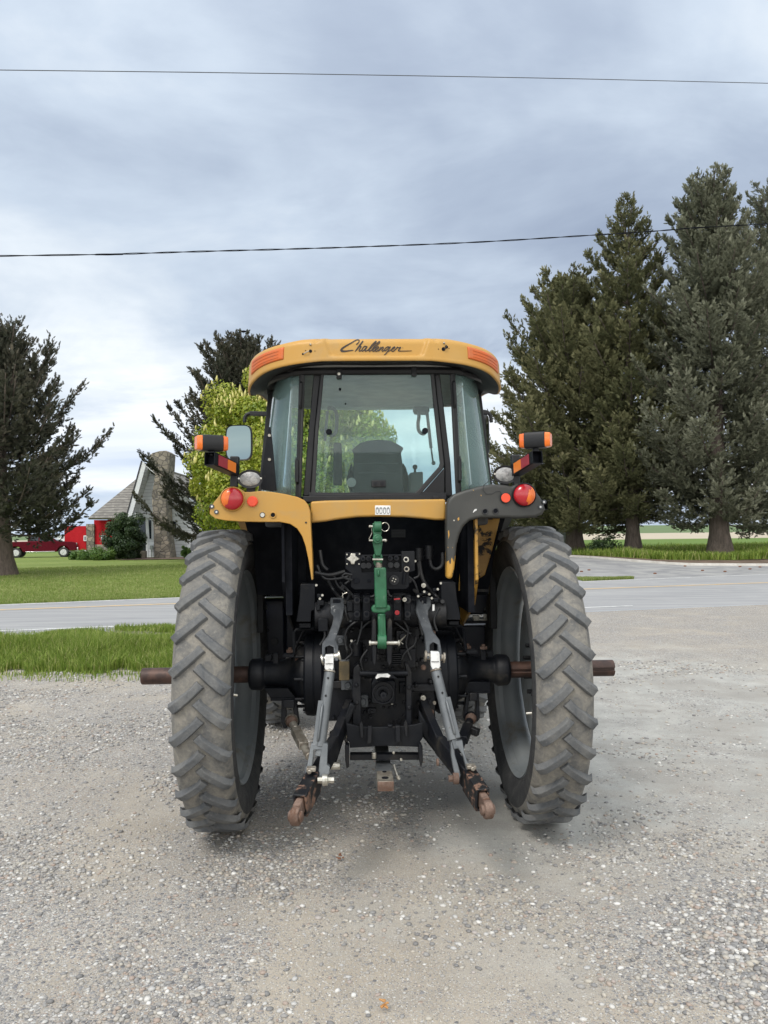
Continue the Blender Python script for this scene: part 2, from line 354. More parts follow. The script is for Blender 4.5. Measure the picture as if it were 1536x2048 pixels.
# ================================================================ the tractor
tractor = empty('tractor', TO, YAW)
tag(tractor, 'yellow and black row-crop tractor parked on the gravel, seen from behind', 'tractor')
SPLIT = set('hanger_plate stud_nut valve_block step_bracket battery_box fuel_tank clamp hose_fitting hook_lug bolt_head drawbar_frame frame_bolt sill_catch cooling_fin cab_sill decal_line liner_panel rod_bolt drawbar_hole icon icon_mark split_pin top_link_bracket gas_strut window_handle lynch_pin axle_bracket dashboard paint_chip cab_mount door_post'.split())
def P(name, mb, mat, parent=None, bev=.003, ang=38, seg=2):
    if name in SPLIT:
        for q in islands(mb): o = q.build(name, M[mat], parent or tractor, bev, ang, seg)
        return o
    return mb.build(name, M[mat], parent or tractor, bev, ang, seg)
# ---- rear wheels
RR = .98
def tyre_mesh(sgn, lr=RR, w=.155, rimr=.69, nl=31, lh=.026, lw=.0195):
    V = []; Fq = []; mi = []
    bw = w+.012; R0 = lr-lh
    prof = [(-w*.74, rimr-.005), (-w*.86, rimr+.02), (-bw*1.0, rimr+.09), (-bw*1.03, rimr+.15), (-bw*.99, R0-.075), (-w*.93, R0-.030), (-w*.78, R0-.010), (-w*.4, R0-.002), (0, R0)]
    prof = prof+[(-x, r) for x, r in prof[:-1][::-1]]
    n = 136
    for (x, r) in prof:
        for i in range(n):
            a = 2*math.pi*i/n; V.append((x, math.cos(a)*r, math.sin(a)*r))
    m = len(prof)
    for j in range(m-1):
        for i in range(n):
            Fq.append((j*n+i, j*n+(i+1) % n, (j+1)*n+(i+1) % n, (j+1)*n+i)); mi.append(2 if (j < 4 or j >= m-5) else 0)
    def rs(x):
        ax = abs(x)/w
        return R0-.004*ax*ax if ax < .8 else R0-.003-.035*((ax-.8)/.2)**1.6
    rng = random.Random(5 if sgn < 0 else 9)
    for side in (-1, 1):
        for k in range(nl):
            a0 = 2*math.pi*(k+(.5 if side > 0 else 0)+rng.uniform(-.015, .015))/nl
            st = []
            S = 9
            for q in range(S):
                s = q/(S-1)
                xx = side*(-.012+s*(w+.012))*(w/.155)
                adv = -(s**.88)*.148*(lr/.98)/lr
                wd_ = lw*(1.18 if s < .12 else 1.0+.25*s)*rng.uniform(.97, 1.03)
                hh = lh*(1.0 if s > .1 else .75+.25*s/.1)*(1.0 if s < .93 else .9)
                st.append((xx, a0+adv, wd_, hh))
            # at the rear (angle pi) up means: +z is smaller angle from pi -> chevron apex up at the back
            o = len(V)
            for q, (x, a, wv, hh) in enumerate(st):
                x2 = st[min(q+1, S-1)]; x1 = st[max(q-1, 0)]
                tx = x2[0]-x1[0]; ta = (x2[1]-x1[1])*lr; ln = math.hypot(tx, ta); px_, pa = -ta/ln, tx/ln
                top = max(rs(x)+hh if abs(x) <= w else lr-.01, 0)
                top = min(top, lr-.002*(abs(x)/w)**2) if abs(x) < w*.9 else lr-.004-.03*max(0, (abs(x)/w-.9)/.15)
                for e, rad, wm in ((-1, rs(min(abs(x), w))-.010, 1.55), (-1, top, .95), (1, top, .95), (1, rs(min(abs(x), w))-.010, 1.55)):
                    xx = x+px_*e*wv*wm; aa = a+pa*e*wv*wm/lr
                    V.append((xx, -math.cos(aa)*rad, -math.sin(aa)*rad*-1))
            for q in range(S-1):
                for e in range(3):
                    Fq.append((o+q*4+e, o+q*4+e+1, o+(q+1)*4+e+1, o+(q+1)*4+e)); mi.append(1)
            Fq.append((o, o+1, o+2, o+3)); mi.append(1); e = o+(S-1)*4; Fq.append((e+3, e+2, e+1, e)); mi.append(1)
    return V, Fq, mi
def add_tyre(name, parent, sgn, **kw):
    V, Fq, mi = tyre_mesh(sgn, **kw)
    o = np_mesh(name, V, Fq, [M['tyre'], M['lug'], M['side']], parent, mi=mi, smooth=True)
    bm = bmesh.new(); bm.from_mesh(o.data); bmesh.ops.recalc_face_normals(bm, faces=bm.faces); bm.to_mesh(o.data); bm.free()
    o.data.set_sharp_from_angle(angle=R(40))
    b = o.modifiers.new('bevel', 'BEVEL'); b.width = .0032; b.segments = 2; b.limit_method = 'ANGLE'; b.angle_limit = R(48)
    return o
for sgn in (-1, 1):
    wh = MB()     # dished centre disc, set outboard, with clamp hub
    wh.lathe([(sgn*.075, .62), (sgn*.05, .58), (sgn*.02, .45), (sgn*.05, .30), (sgn*.075, .20), (sgn*.085, .12), (sgn*.10, .12), (sgn*.09, .21), (sgn*.065, .31), (sgn*.035, .45), (sgn*.065, .585), (sgn*.085, .62)], (0, 0, 0), n=64, closed=True)
    w_ = P('wheel', wh, 'rim', bev=0); w_.location = (sgn*1.03, 0, RR); w_.rotation_euler = (R(7*sgn), 0, 0)
    tag(w_, 'left rear wheel with tall narrow dusty tyre' if sgn < 0 else 'right rear wheel with tall narrow tyre and rust stain on its rim')
    add_tyre('tyre', w_, sgn)
    rm = MB()
    rm.lathe([(-.128, .705), (-.136, .698), (-.128, .690), (-.112, .672), (-.08, .668), (-.058, .640), (-.03, .622), (.03, .622), (.058, .640), (.08, .668), (.112, .672), (.128, .690), (.136, .698), (.128, .705),
              (.108, .700), (.085, .688), (.06, .66), (.03, .642), (-.03, .642), (-.06, .66), (-.085, .688), (-.108, .700)], (0, 0, 0), n=96, closed=True)
    P('rim', rm, 'rim', w_, bev=0)
    hb = MB(); hb.lathe([(.06*sgn, .06), (.06*sgn, .105), (.20*sgn, .115), (.20*sgn, .06)], (0, 0, 0), n=32, closed=True)
    for k in range(8):
        a = k*math.pi/4+.2; hb.cyl((-.015*sgn, .17*math.cos(a), .17*math.sin(a)), (sgn*.10, .17*math.cos(a), .17*math.sin(a)), .016, n=6)
    P('hub', hb, 'casting', w_)
    vs = MB(); vs.cyl((-sgn*.115, -.62, -.08), (-sgn*.16, -.60, -.09), .009); vs.box((-sgn*.12, -.638, -.08), (.03, .015, .05)); P('valve', vs, 'zinc', w_, bev=0)
# ---- front wheels
for sgn in (-1, 1):
    w_ = MB().lathe([(sgn*.02, .30), (sgn*.05, .28), (sgn*.06, .12), (sgn*.10, .10), (sgn*.10, .0)], (0, 0, 0), n=40); w_ = P('wheel', w_, 'rim', bev=0)
    w_.location = (sgn*.96, 2.78, .64); tag(w_, 'left front wheel' if sgn < 0 else 'right front wheel')
    add_tyre('tyre', w_, sgn, lr=.64, w=.15, rimr=.36, nl=20, lh=.04, lw=.026)
    P('rim', MB().lathe([(-.13, .375), (-.11, .35), (-.04, .32), (.04, .32), (.11, .35), (.13, .375), (.1, .37), (.04, .345), (-.04, .345), (-.1, .37)], (0, 0, 0), n=48, closed=True), 'rim', w_, bev=0)
# ---- axle, housings, rear castings
for sgn in (-1, 1):
    s = MB()
    if sgn < 0: s.lathe([(-1.60, 0), (-1.60, .050), (-1.595, .055), (-.80, .055), (-.80, 0)], (0, 0, RR), n=32)
    else:          # right bar shows its keyway
        pr = [(math.cos(a)*.055, math.sin(a)*.055) for a in np.linspace(math.pi+.18, 3*math.pi-.18, 30)]
        pr = pr+[(-.040, .010), (-.040, -.010)]
        s.ext([Vector((.80, y, z+RR)) for y, z in pr], (.80, 0, 0))
    ax = P('axle_shaft', s, 'shaft', bev=.003); tag(ax, 'round rusty axle bar' if sgn < 0 else 'rusty axle bar with a keyway')
    h = MB()
    h.lathe([(sgn*.875, .06), (sgn*.88, .088), (sgn*.865, .103), (sgn*.80, .108), (sgn*.785, .098), (sgn*.77, .086), (sgn*.69, .090), (sgn*.62, .105), (sgn*.585, .13), (sgn*.55, .185), (sgn*.52, .20), (sgn*.50, .20)], (0, 0, RR), n=40)
    for a in (-60, -20, 20, 60, 100, 140, 180, 220, 260):
        c, q = math.cos(R(a)), math.sin(R(a)); h.cyl((sgn*.50, c*.215, RR+q*.215), (sgn*.565, c*.215, RR+q*.215), .012, n=6)
    h.box((sgn*.70, -.02, RR+.095), (.035, .05, .09)); h.box((sgn*.755, .03, RR+.10), (.045, .05, .05))
    h.bar((sgn*.60, -.06, RR+.11), (sgn*.49, -.10, RR+.34), .02, .012)
    P('axle_housing', h, 'casting')
    d = MB(); d.lathe([(sgn*.50, .10), (sgn*.50, .262), (sgn*.49, .272), (sgn*.44, .276), (sgn*.435, .270), (sgn*.43, .276), (sgn*.385, .276), (sgn*.372, .262), (sgn*.35, .25), (sgn*.35, .1)], (0, -.02, RR-.0), n=56)
    for k in range(12):
        a = k*math.pi/6; d.cyl((sgn*.498, .25*math.cos(a), RR+.25*math.sin(a)), (sgn*.515, .25*math.cos(a), RR+.25*math.sin(a)), .011, n=6)
    P('brake_housing', d, 'black')
    # plate, clamp bolts and stay under the axle
    b = MB(); e = lambda x: 2*756-x if sgn > 0 else x
    dx = 8 if sgn > 0 else 0
    b.plate([(e(528)+dx, 1377), (e(576)+dx, 1377), (e(592)+dx, 1396), (e(541)+dx, 1396)] if sgn < 0 else [(926, 1364), (981, 1364), (981, 1383), (930, 1383), (920, 1380)], -.12, .18)
    b.plate([(541, 1396), (592, 1396), (592, 1402), (541, 1402)] if sgn < 0 else [(930, 1383), (981, 1383), (981, 1387), (932, 1387)], -.13, .19)
    P('axle_bracket', b, 'black')
    f = MB()
    fp = [[(601, 1168), (630, 1168), (630, 1220), (623, 1222), (622, 1244), (592, 1244), (598, 1205)], [(882, 1164), (911, 1164), (914, 1195), (921, 1232), (921, 1240), (893, 1240), (893, 1215), (882, 1213)]][sgn > 0]
    f.plate(fp, -.30, .16)
    fq = [(598, 1246, 622, 1256), (898, 1242, 918, 1250)][sgn > 0]
    f.plate([(fq[0], fq[1]), (fq[2], fq[1]), (fq[2], fq[3]), (fq[0], fq[3])], -.27, .12)
    P('cab_mount', f, 'black', bev=.004)
    g = MB()
    gp = [(588, 1308), (588, 1265), (593, 1259), (628, 1257)] if sgn < 0 else [(932, 1300), (927, 1258), (922, 1252), (878, 1252)]
    g.tube([L(x, y, -.22) for x, y in gp], .010, n=6); g.box(L(gp[0][0]-10*(-sgn), gp[0][1]+2, -.2), (.07, .08, .018))
    P('mount_strap', g, 'black', bev=0)
    mm = MB()
    for (x, y) in ([(580, 1305), (597, 1320)] if sgn < 0 else [(935, 1297), (921, 1311), (967, 1298)]):
        c = L(x, y, -.12); mm.cyl(c, c+Vector((0, 0, .018)), .026, n=6); mm.cyl(c+Vector((0, 0, .018)), c+Vector((0, 0, .032)), .013, n=10)
    P('stud_nut', mm, 'rust', bev=.001)
# centre castings
c = MB()
c.box((0, .15, 1.02), (.70, .75, .62)); c.box((0, .3, .72), (.52, .8, .34)); c.box((0, -.12, 1.36), (.5, .3, .26)); c.box((0, -.24, .78), (.40, .10, .42))
c.lathe([(-.42, .05), (-.42, .085), (.42, .085), (.42, .05)], (0, -.28, 1.40), n=28)       # rockshaft tube
c.box((0, -.20, 1.18), (.46, .14, .30)); c.cyl((-.16, -.30, 1.14), (-.16, -.30, 1.23), .045, n=20); c.box((.17, -.28, 1.12), (.10, .10, .12))
rng = random.Random(3)
for k in range(90):
    x = rng.uniform(-.33, .33); z = rng.uniform(.60, 1.32); c.cyl((x, -.22, z), (x, -.305, z), rng.uniform(.008, .014), n=6)
for k in range(7): c.box((rng.uniform(-.3, .3), -.25, rng.uniform(.7, 1.3)), (rng.uniform(.06, .2), .08, rng.uniform(.02, .05)))
P('rear_housing', c, 'casting', bev=.006)
for k in range(26):        # small glinting bolt heads and unions over the castings
    x = rng.uniform(-.34, .34); z = rng.choice([rng.uniform(.62, 1.0), rng.uniform(1.0, 1.62)]); b = MB(); r_ = rng.uniform(.006, .011); b.cyl((x, -.30, z), (x, -.345, z), r_, n=6); b.cyl((x, -.30, z), (x, -.32, z), r_*1.6, n=12)
    P('bolt', b, rng.choice(['bare', 'casting', 'zinc', 'casting', 'rust']), bev=0)
for k in range(9):
    x = rng.uniform(-.30, .30); z = rng.uniform(.72, 1.45); b = MB(); w_ = rng.uniform(.04, .10); h_ = rng.uniform(.03, .09); b.box((x, -.31, z), (w_, .05, h_)); b.cyl((x, -.33, z), (x, -.36, z), min(w_, h_)*.3, n=14); P('valve_body', b, rng.choice(['casting', 'black', 'steelgrey']), bev=.004)
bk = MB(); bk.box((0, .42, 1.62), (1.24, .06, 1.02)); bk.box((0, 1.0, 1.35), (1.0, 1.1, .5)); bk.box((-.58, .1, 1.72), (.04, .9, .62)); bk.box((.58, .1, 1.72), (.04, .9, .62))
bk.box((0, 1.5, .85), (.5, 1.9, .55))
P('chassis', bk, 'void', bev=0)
# dim pipework and boxes in the recess under the cab
for (pts, r) in [([(634, 1130), (650, 1157), (690, 1155), (700, 1147)], .010), ([(700, 1147), (700, 1160), (690, 1168)], .010), ([(630, 1145), (660, 1150), (690, 1143)], .014), ([(655, 1160), (670, 1185), (690, 1205)], .012), ([(680, 1165), (700, 1185), (712, 1200)], .009),
                 ([(838, 1110), (842, 1145), (852, 1170), (875, 1195), (885, 1203)], .013), ([(858, 1100), (862, 1130), (872, 1138), (884, 1130), (885, 1105)], .013), ([(836, 1125), (838, 1150), (828, 1157)], .009), ([(694, 1300), (690, 1275), (697, 1255), (715, 1242)], .008),
                 ([(803, 1320), (810, 1305), (828, 1290), (832, 1275)], .008), ([(724, 1243), (722, 1262), (714, 1290)], .008), ([(640, 1100), (645, 1128), (655, 1140)], .012), ([(720, 1262), (733, 1248), (745, 1240)], .007), ([(828, 1180), (845, 1200), (838, 1235), (845, 1270)], .010), ([(700, 1190), (690, 1215), (696, 1240)], .011), ([(668, 1150), (676, 1172), (700, 1190), (716, 1192)], .008), ([(806, 1240), (816, 1260), (812, 1290), (822, 1320)], .008), ([(735, 1300), (722, 1320), (726, 1345)], .008), ([(640, 1240), (650, 1270), (640, 1290)], .008), ([(878, 1215), (868, 1240), (874, 1262)], .009), ([(800, 1145), (826, 1160), (836, 1185)], .008), ([(752, 1180), (748, 1192), (735, 1194)], .009), ([(775, 1180), (780, 1192), (794, 1194)], .009), ([(690, 1320), (704, 1305), (700, 1290), (712, 1280)], .006), ([(790, 1245), (812, 1262), (822, 1268)], .007)]:
    q = [L(x, y, -.36 if y > 1195 else -.12) for x, y in pts]
    sm = []
    for i in range(len(q)-1):
        p0, p1, p2, p3 = q[max(i-1, 0)], q[i], q[i+1], q[min(i+2, len(q)-1)]
        for t in np.linspace(0, 1, 6, endpoint=False):
            sm.append(.5*((2*p1)+(p2-p0)*t+(2*p0-5*p1+4*p2-p3)*t*t+(3*p1-3*p2+p3-p0)*t**3))
    sm.append(q[-1]); P('hose', MB().tube(sm, r, 10), 'hose', bev=0)
fit = MB()
for (x, y) in ((838, 1105), (858, 1100), (838, 1115), (858, 1112)):
    p_ = L(x, y, -.12); fit.cyl(p_+Vector((0, 0, -.02)), p_+Vector((0, 0, .03)), .026, n=12); fit.cyl(p_+Vector((0, 0, -.005)), p_+Vector((0, 0, .005)), .031, n=12)
P('hose_fitting', fit, 'plastic', bev=.001)
tk = MB(); tk.box(L(547, 1260, .95)+Vector((0, .15, 0)), (.19, .30, .50)); tk.box(L(592, 1255, .9)+Vector((0, .2, 0)), (.2, .25, .50)); P('fuel_tank', tk, 'navy', bev=.025, seg=4)
tk = MB(); tk.cyl(L(549, 1283, .945), L(549, 1283, .93), .03, n=24); P('tank_cap', tk, 'plastic')
tk = MB(); tk.box(L(540, 1188, .9)+Vector((0, .1, 0)), (.26, .2, .045)); tk.box(L(965, 1243, .8)+Vector((0, .1, 0)), (.3, .3, .02)); P('step_bracket', tk, 'casting', bev=.004)
tk = MB(); tk.box(L(955, 1205, .85)+Vector((0, .2, 0)), (.30, .3, .20)); tk.box(L(960, 1290, .85)+Vector((0, .2, 0)), (.28, .3, .30)); P('battery_box', tk, 'navy', bev=.012, seg=3)
tk = MB(); tk.box(L(952, 1236, .78), (.05, .05, .04)); tk.box(L(972, 1234, .78), (.04, .05, .05)); tk.box(L(961, 1239, .77), (.12, .05, .012)); P('clamp', tk, 'zinc', bev=.003)
# ---- hitch: rocker arms, lift rods, lower links, stays
ay = lambda x, y: -.34-.50*max(0, min(1, (y-1205)/105.0))
for sgn in (-1, 1):
    if sgn < 0:
        out = [(660, 1197), (688, 1197), (689, 1214), (685, 1238), (677, 1262), (671, 1281), (676, 1291), (677, 1322), (668, 1322), (667, 1295), (659, 1291), (650, 1295), (650, 1326), (643, 1322), (644, 1287), (655, 1274), (664, 1250), (667, 1234), (661, 1226)]
        notch = [(666, 1199), (680, 1199), (680, 1224), (666, 1224)]; pin = (646, 1320, 678, 1311); blk = [(650, 1311), (667, 1310), (667, 1336), (664, 1343), (653, 1343), (649, 1336)]
        tp, tb = (659, 1345), (640, 1494); fk = [(622, 1487), (654, 1487), (656, 1490), (654, 1530), (660, 1534), (659, 1545), (650, 1568), (640, 1568), (636, 1548), (642, 1500), (628, 1500), (623, 1545), (609, 1547), (611, 1534), (614, 1533)]
    else:
        out = [(834, 1193), (862, 1195), (863, 1212), (857, 1222), (857, 1235), (866, 1262), (880, 1281), (883, 1300), (884, 1319), (877, 1320), (876, 1290), (867, 1284), (860, 1290), (860, 1318), (853, 1318), (851, 1286), (849, 1270), (838, 1240), (831, 1222)]
        notch = [(840, 1195), (853, 1195), (853, 1219), (840, 1219)]; pin = (852, 1312, 887, 1316); blk = [(862, 1304), (879, 1305), (881, 1332), (877, 1341), (866, 1341), (862, 1332)]
        tp, tb = (872, 1343), (906, 1480); fk = [(902, 1481), (925, 1481), (929, 1505), (935, 1524), (939, 1526), (943, 1540), (933, 1542), (925, 1510), (913, 1492), (908, 1492), (910, 1510), (917, 1532), (922, 1550), (918, 1566), (912, 1560), (906, 1535), (902, 1510)]
    P('rocker_arm', MB().plate(out, ay, .075), 'steelgrey', bev=.008, seg=3)
    P('rocker_recess', MB().plate(notch, -.375, .03), 'void', bev=0)  # flat near-black plate, shade of the notch painted in
    p0 = L(pin[0]-3, pin[1], -.80); p1 = L(pin[2]+3, pin[3], -.80); P('pivot_pin', MB().cyl(p0, p1, .020).cyl(p0, p0+(p1-p0).normalized()*.012, .032).cyl(p1, p1-(p1-p0).normalized()*.012, .03), 'zinc' if sgn < 0 else 'bare', bev=.002)
    p0 = L(out[0][0]-4, out[0][1]+12, -.30); p1 = L(out[1][0]+4, out[1][1]+12, -.30); P('rocker_pin', MB().cyl(p0, p1, .022), 'plastic')
    lr = MB(); lr.plate(blk, -.86, .05); b_ = P('lift_rod_head', lr, 'white', bev=.004); st_ = MB().plate([(blk[0][0]+1, blk[2][1]-9), (blk[1][0]-1, blk[2][1]-9), (blk[1][0]-1, blk[2][1]-8), (blk[0][0]+1, blk[2][1]-8)], -.864, .005)
    P('sticker_line', st_, 'ink', b_, bev=0)
    A = L(*tp, -.84); B = L(*tb, -.97)
    lr = MB(); lr.cyl(A+(A-B).normalized()*.03, A, .026, .030); lr.cyl(A, B, .030, .031, n=24)
    dd = (B-A).normalized(); sidev = Vector((-sgn*.02*-1, -.025, 0))
    lr.tube([A.lerp(B, .42)+Vector((sgn*.016, -.028, 0)), A.lerp(B, .46)+Vector((sgn*.016, -.040, 0)), A.lerp(B, .86)+Vector((sgn*.016, -.040, 0)), A.lerp(B, .90)+Vector((sgn*.016, -.030, 0))], .008, 8)
    lr.bar(A.lerp(B, .38)+Vector((sgn*.024, -.012, 0)), A.lerp(B, .97)+Vector((sgn*.024, -.012, 0)), .03, .03)
    lr.bar(B-dd*.02, B+dd*.05, .035, .035)
    rod = P('lift_rod', lr, 'silver', bev=.004)
    P('rod_collar', MB().cyl(A+(A-B).normalized()*.012, A+(A-B).normalized()*.002, .033, n=24), 'bare', rod)
    bb = MB()
    for tt in (.06, .30): c_ = A.lerp(B, tt)+Vector((-sgn*-.004, -.030, 0)); bb.cyl(c_, c_+Vector((0, -.008, 0)), .006, n=10)
    P('rod_bolt', bb, 'plastic', rod, bev=0)
    fy = lambda x, y: -.99-.06*(y-1487)/80.0
    P('lift_fork', MB().plate(fk, fy, .045), 'silver', bev=.005)
    q = L(648, 1560, -1.08) if sgn < 0 else L(910, 1557, -1.08)
    P('fork_bolt', MB().cyl(q+Vector((-.035, 0, 0)), q+Vector((.055*(-sgn) if sgn < 0 else .02, 0, 0)), .018, n=6).cyl(q+Vector((-.01, 0, 0)), q+Vector((.02, 0, 0)), .03, n=16), 'zinc' if sgn < 0 else 'rust', bev=.002)
    # lower link
    if sgn < 0: a = [L(700, 1412, -.30), L(668, 1490, -.70), L(626, 1566, -1.03), L(598, 1616, -1.26)]
    else: a = [L(845, 1412, -.30), L(880, 1490, -.70), L(940, 1562, -1.03), L(968, 1604, -1.26)]
    ll = MB(); ll.bar(a[0], a[1], .05, .10); ll.bar(a[1]-(a[1]-a[0]).normalized()*.01, a[2], .055, .11)
    P('lower_link', ll, 'casting', bev=.006)
    top = ([(613, 1547), (645, 1547), (645, 1560), (618, 1628), (606, 1618), (604, 1598), (585, 1592), (590, 1580)] if sgn < 0 else [(932, 1546), (956, 1541), (977, 1575), (976, 1585), (960, 1590), (962, 1626), (950, 1618), (928, 1580)])
    # hollow telescopic end: box sleeve with rusty hook inside
    d = (a[3]-a[2]).normalized(); s0 = a[2]-d*.02; s1 = a[3]-d*.02
    sl = MB(); lat = Vector((math.cos(0), 0, 0)); A1, B1 = basis(d)
    for (o_, w_, h_) in ((A1*.030, .012, .12), (A1*-.030, .012, .12), (B1*.055, .072, .012), (B1*-.055, .072, .012)): sl.bar(s0+o_, s1+o_, w_, h_)
    sl.bar(s0, s0+d*.12, .07, .12)
    P('link_sleeve', sl, 'wornblack', bev=.004)
    P('latch', MB().box(s0+B1*.088+d*.03, (.05, .05, .02)).cyl(s0+B1*.09+d*.02, s0+B1*.09+d*.07, .012), 'bare', bev=.004)
    hk = MB(); hk.bar(s1-d*.10, s1+d*.06, .040, .080)
    e0 = s1+d*.075; hk.cyl(e0-A1*.023+B1*-.012, e0+A1*.021+B1*-.012, .047, n=28)
    o1 = P('link_eye', hk, 'rust', bev=.008, seg=3)
    P('eye_ball', MB().cyl(e0-A1*.036+B1*-.012, e0+A1*.036+B1*-.012, .028, n=24), 'rust', o1, bev=.006)
    # black lift cylinder side plate behind
    if sgn < 0: v = [(700, 1405), (712, 1412), (697, 1450), (672, 1528), (655, 1525), (668, 1478), (690, 1430)]
    else: v = [(838, 1420), (850, 1440), (892, 1490), (897, 1500), (896, 1530), (885, 1524), (846, 1475), (838, 1450)]
    P('link_guard', MB().plate(v, -.52, .06), 'black', bev=.01)
    q = L(666, 1530, -.56) if sgn < 0 else L(887, 1522, -.56)
    P('guard_bolt', MB().cyl(q+Vector((-.03, -.02, 0)), q+Vector((.045*-sgn, -.02, 0)), .022, n=14), 'zinc' if sgn < 0 else 'rust', bev=.003)
    # stabiliser
    if sgn < 0: br = [(563, 1400), (592, 1400), (599, 1448), (594, 1456), (590, 1452), (586, 1416), (572, 1416), (574, 1456), (567, 1458), (562, 1440)]; b0, b1, b2 = (583, 1441), (591, 1460), (619, 1514)
    else: br = [(936, 1386), (958, 1386), (960, 1436), (955, 1444), (950, 1442), (953, 1402), (938, 1402), (934, 1440), (926, 1436), (932, 1396)]; b0, b1, b2 = (941, 1436), (936, 1452), (918, 1500)
    P('stay_bracket', MB().plate(br, -.14, .06).plate([(br[0][0]+3, br[0][1]), (br[1][0]-3, br[1][1]), (br[1][0]-3, br[1][1]+16), (br[0][0]+3, br[0][1]+16)], -.17, .03), 'casting', bev=.004)
    c0 = L(*b0, -.14); c1 = L(*b1, -.24); c2 = L(*b2, -.62)
    st = MB(); st.ball(c0, .045); st.cyl(c0, c1, .024, .028); st.bar(c1, c1.lerp(c2, .62), .06, .05); st.cyl(c1.lerp(c2, .6), c2, .024)
    if sgn > 0: st.bar(c1.lerp(c2, .1)+Vector((0, 0, 0)), c1.lerp(c2, .25)+Vector((.085, .02, -.015)), .05, .045)
    P('stabiliser', st, 'bare' if sgn < 0 else 'casting', bev=.005)
    P('stay_ball', MB().ball(c0+Vector((0, -.012, 0)), .040), 'rust', bev=0)
# PTO, hanger plates, drawbar
y0 = -.42
P('pto_plate', MB().plate([(747, 1362), (788, 1362), (791, 1366), (791, 1404), (787, 1408), (747, 1408), (743, 1404), (743, 1366)], y0, .10), 'black', bev=.006)
c0 = L(766, 1385, y0)
pt = MB(); pt.lathe([(0, .068), (-.022, .068), (-.022, .060), (-.004, .058), (-.004, .044), (-.016, .043), (-.016, .030), (-.004, .03)], c0, 'Y', 40); P('pto_housing', pt, 'casting', bev=0)
ps = MB(); n = 12; ring = []
for k in range(n*2):
    a = math.pi*k/n; r = .0215 if k % 2 else .0165; ring.append(c0+Vector((math.cos(a)*r, -.09, math.sin(a)*r)))
ps.ext(ring, (0, .09, 0)); P('pto_shaft', ps, 'casting', bev=.001); P('pto_bore', MB().cyl(c0+Vector((0, -.092, 0)), c0+Vector((0, -.088, 0)), .007), 'void', bev=0)
sh = MB(); sh.cyl(L(719, 1347, -.52), L(816, 1347, -.52), .016, n=16)
sh.plate([(748, 1356), (753, 1347), (781, 1346), (796, 1358), (776, 1356), (758, 1358), (744, 1372), (743, 1368)], -.54, .09); P('pto_guard', sh, 'black', bev=.003)
P('torn_sticker', MB().plate([(751, 1355), (755, 1348), (775, 1347), (781, 1351), (778, 1355), (762, 1354), (752, 1358)], -.5445, .004), 'white', bev=0)
hp = MB(); hp.plate([(707, 1336), (717, 1328), (722, 1340), (723, 1452), (704, 1452), (706, 1400), (703, 1392)], -.46, .10); hp.plate([(810, 1326), (817, 1330), (824, 1345), (824, 1452), (812, 1452), (812, 1345)], -.46, .10)
for (x, y) in ((713, 1370), (714, 1405), (818, 1375), (818, 1415)): c_ = L(x, y, -.46); hp.cyl(c_, c_+Vector((0, -.015, 0)), .014, n=6)
P('hanger_plate', hp, 'casting', bev=.006)
cp = MB(); cp.plate([(693, 1447), (702, 1449), (716, 1453), (745, 1455), (780, 1454), (812, 1452), (832, 1449), (845, 1445), (846, 1476), (841, 1482), (838, 1494), (770, 1492), (700, 1496), (698, 1484), (694, 1480)], -.58, .02); P('drawbar_plate', cp, 'black', bev=.003)
hx = MB()
for pl, yy in (([(719, 1449), (723, 1444), (726, 1449), (727, 1475), (721, 1476)], -.60), ([(736, 1453), (744, 1453), (743, 1486), (734, 1488)], -.61), ([(791, 1452), (800, 1452), (801, 1484), (792, 1486)], -.61), ([(808, 1448), (812, 1440), (815, 1448), (816, 1474), (810, 1472)], -.60), ([(775, 1450), (785, 1450), (784, 1454), (776, 1454)], -.59)): hx.plate(pl, yy, .03)
P('hook_lug', hx, 'casting', bev=.003)
xb = MB(); xb.plate([(700, 1509), (838, 1509), (838, 1520), (700, 1521)], -.52, .06); xb.plate([(690, 1490), (698, 1492), (698, 1534), (693, 1538), (690, 1520)], -.62, .08); xb.plate([(838, 1488), (845, 1492), (846, 1522), (842, 1536), (838, 1520)], -.62, .08)
P('drawbar_frame', xb, 'casting', bev=.004)
cs = P('frame_bolt', MB().cyl(L(748, 1505, -.6), L(748, 1505, -.6)+Vector((0, 0, -.035)), .014).cyl(L(787, 1504, -.6), L(787, 1504, -.6)+Vector((0, -.02, 0)), .008).cyl(L(802, 1518, -.6), L(802, 1518, -.6)+Vector((0, -.02, 0)), .008), 'zinc', bev=.002)
zt = L(771, 1563, -.85).z; xc = L(771, 1563, -.85).x
db = MB(); db.box((xc, -.45, zt-.026), (.090, .80, .050)); d1 = P('drawbar', db, 'silver', bev=.004)
db = MB(); db.box((xc+.001, -.75, zt-.027), (.094, .20, .056)); d2 = P('drawbar_tip', db, 'bare', d1, bev=.006)
db = MB()
for yy in (-.79, -.675): db.cyl((xc, yy, zt+.0005), (xc, yy, zt+.004), .020 if yy < -.7 else .013)
P('drawbar_hole', db, 'void', d1, bev=0)
P('drawbar_end', MB().box((xc+.001, -.852, zt-.027), (.092, .004, .054)), 'rust', d1, bev=.001)
P('safety_rod', MB().cyl(L(788, 1530, -.72), L(796, 1555, -.80), .006).cyl(L(795, 1552, -.80), L(798, 1558, -.80), .012), 'zinc', bev=0)
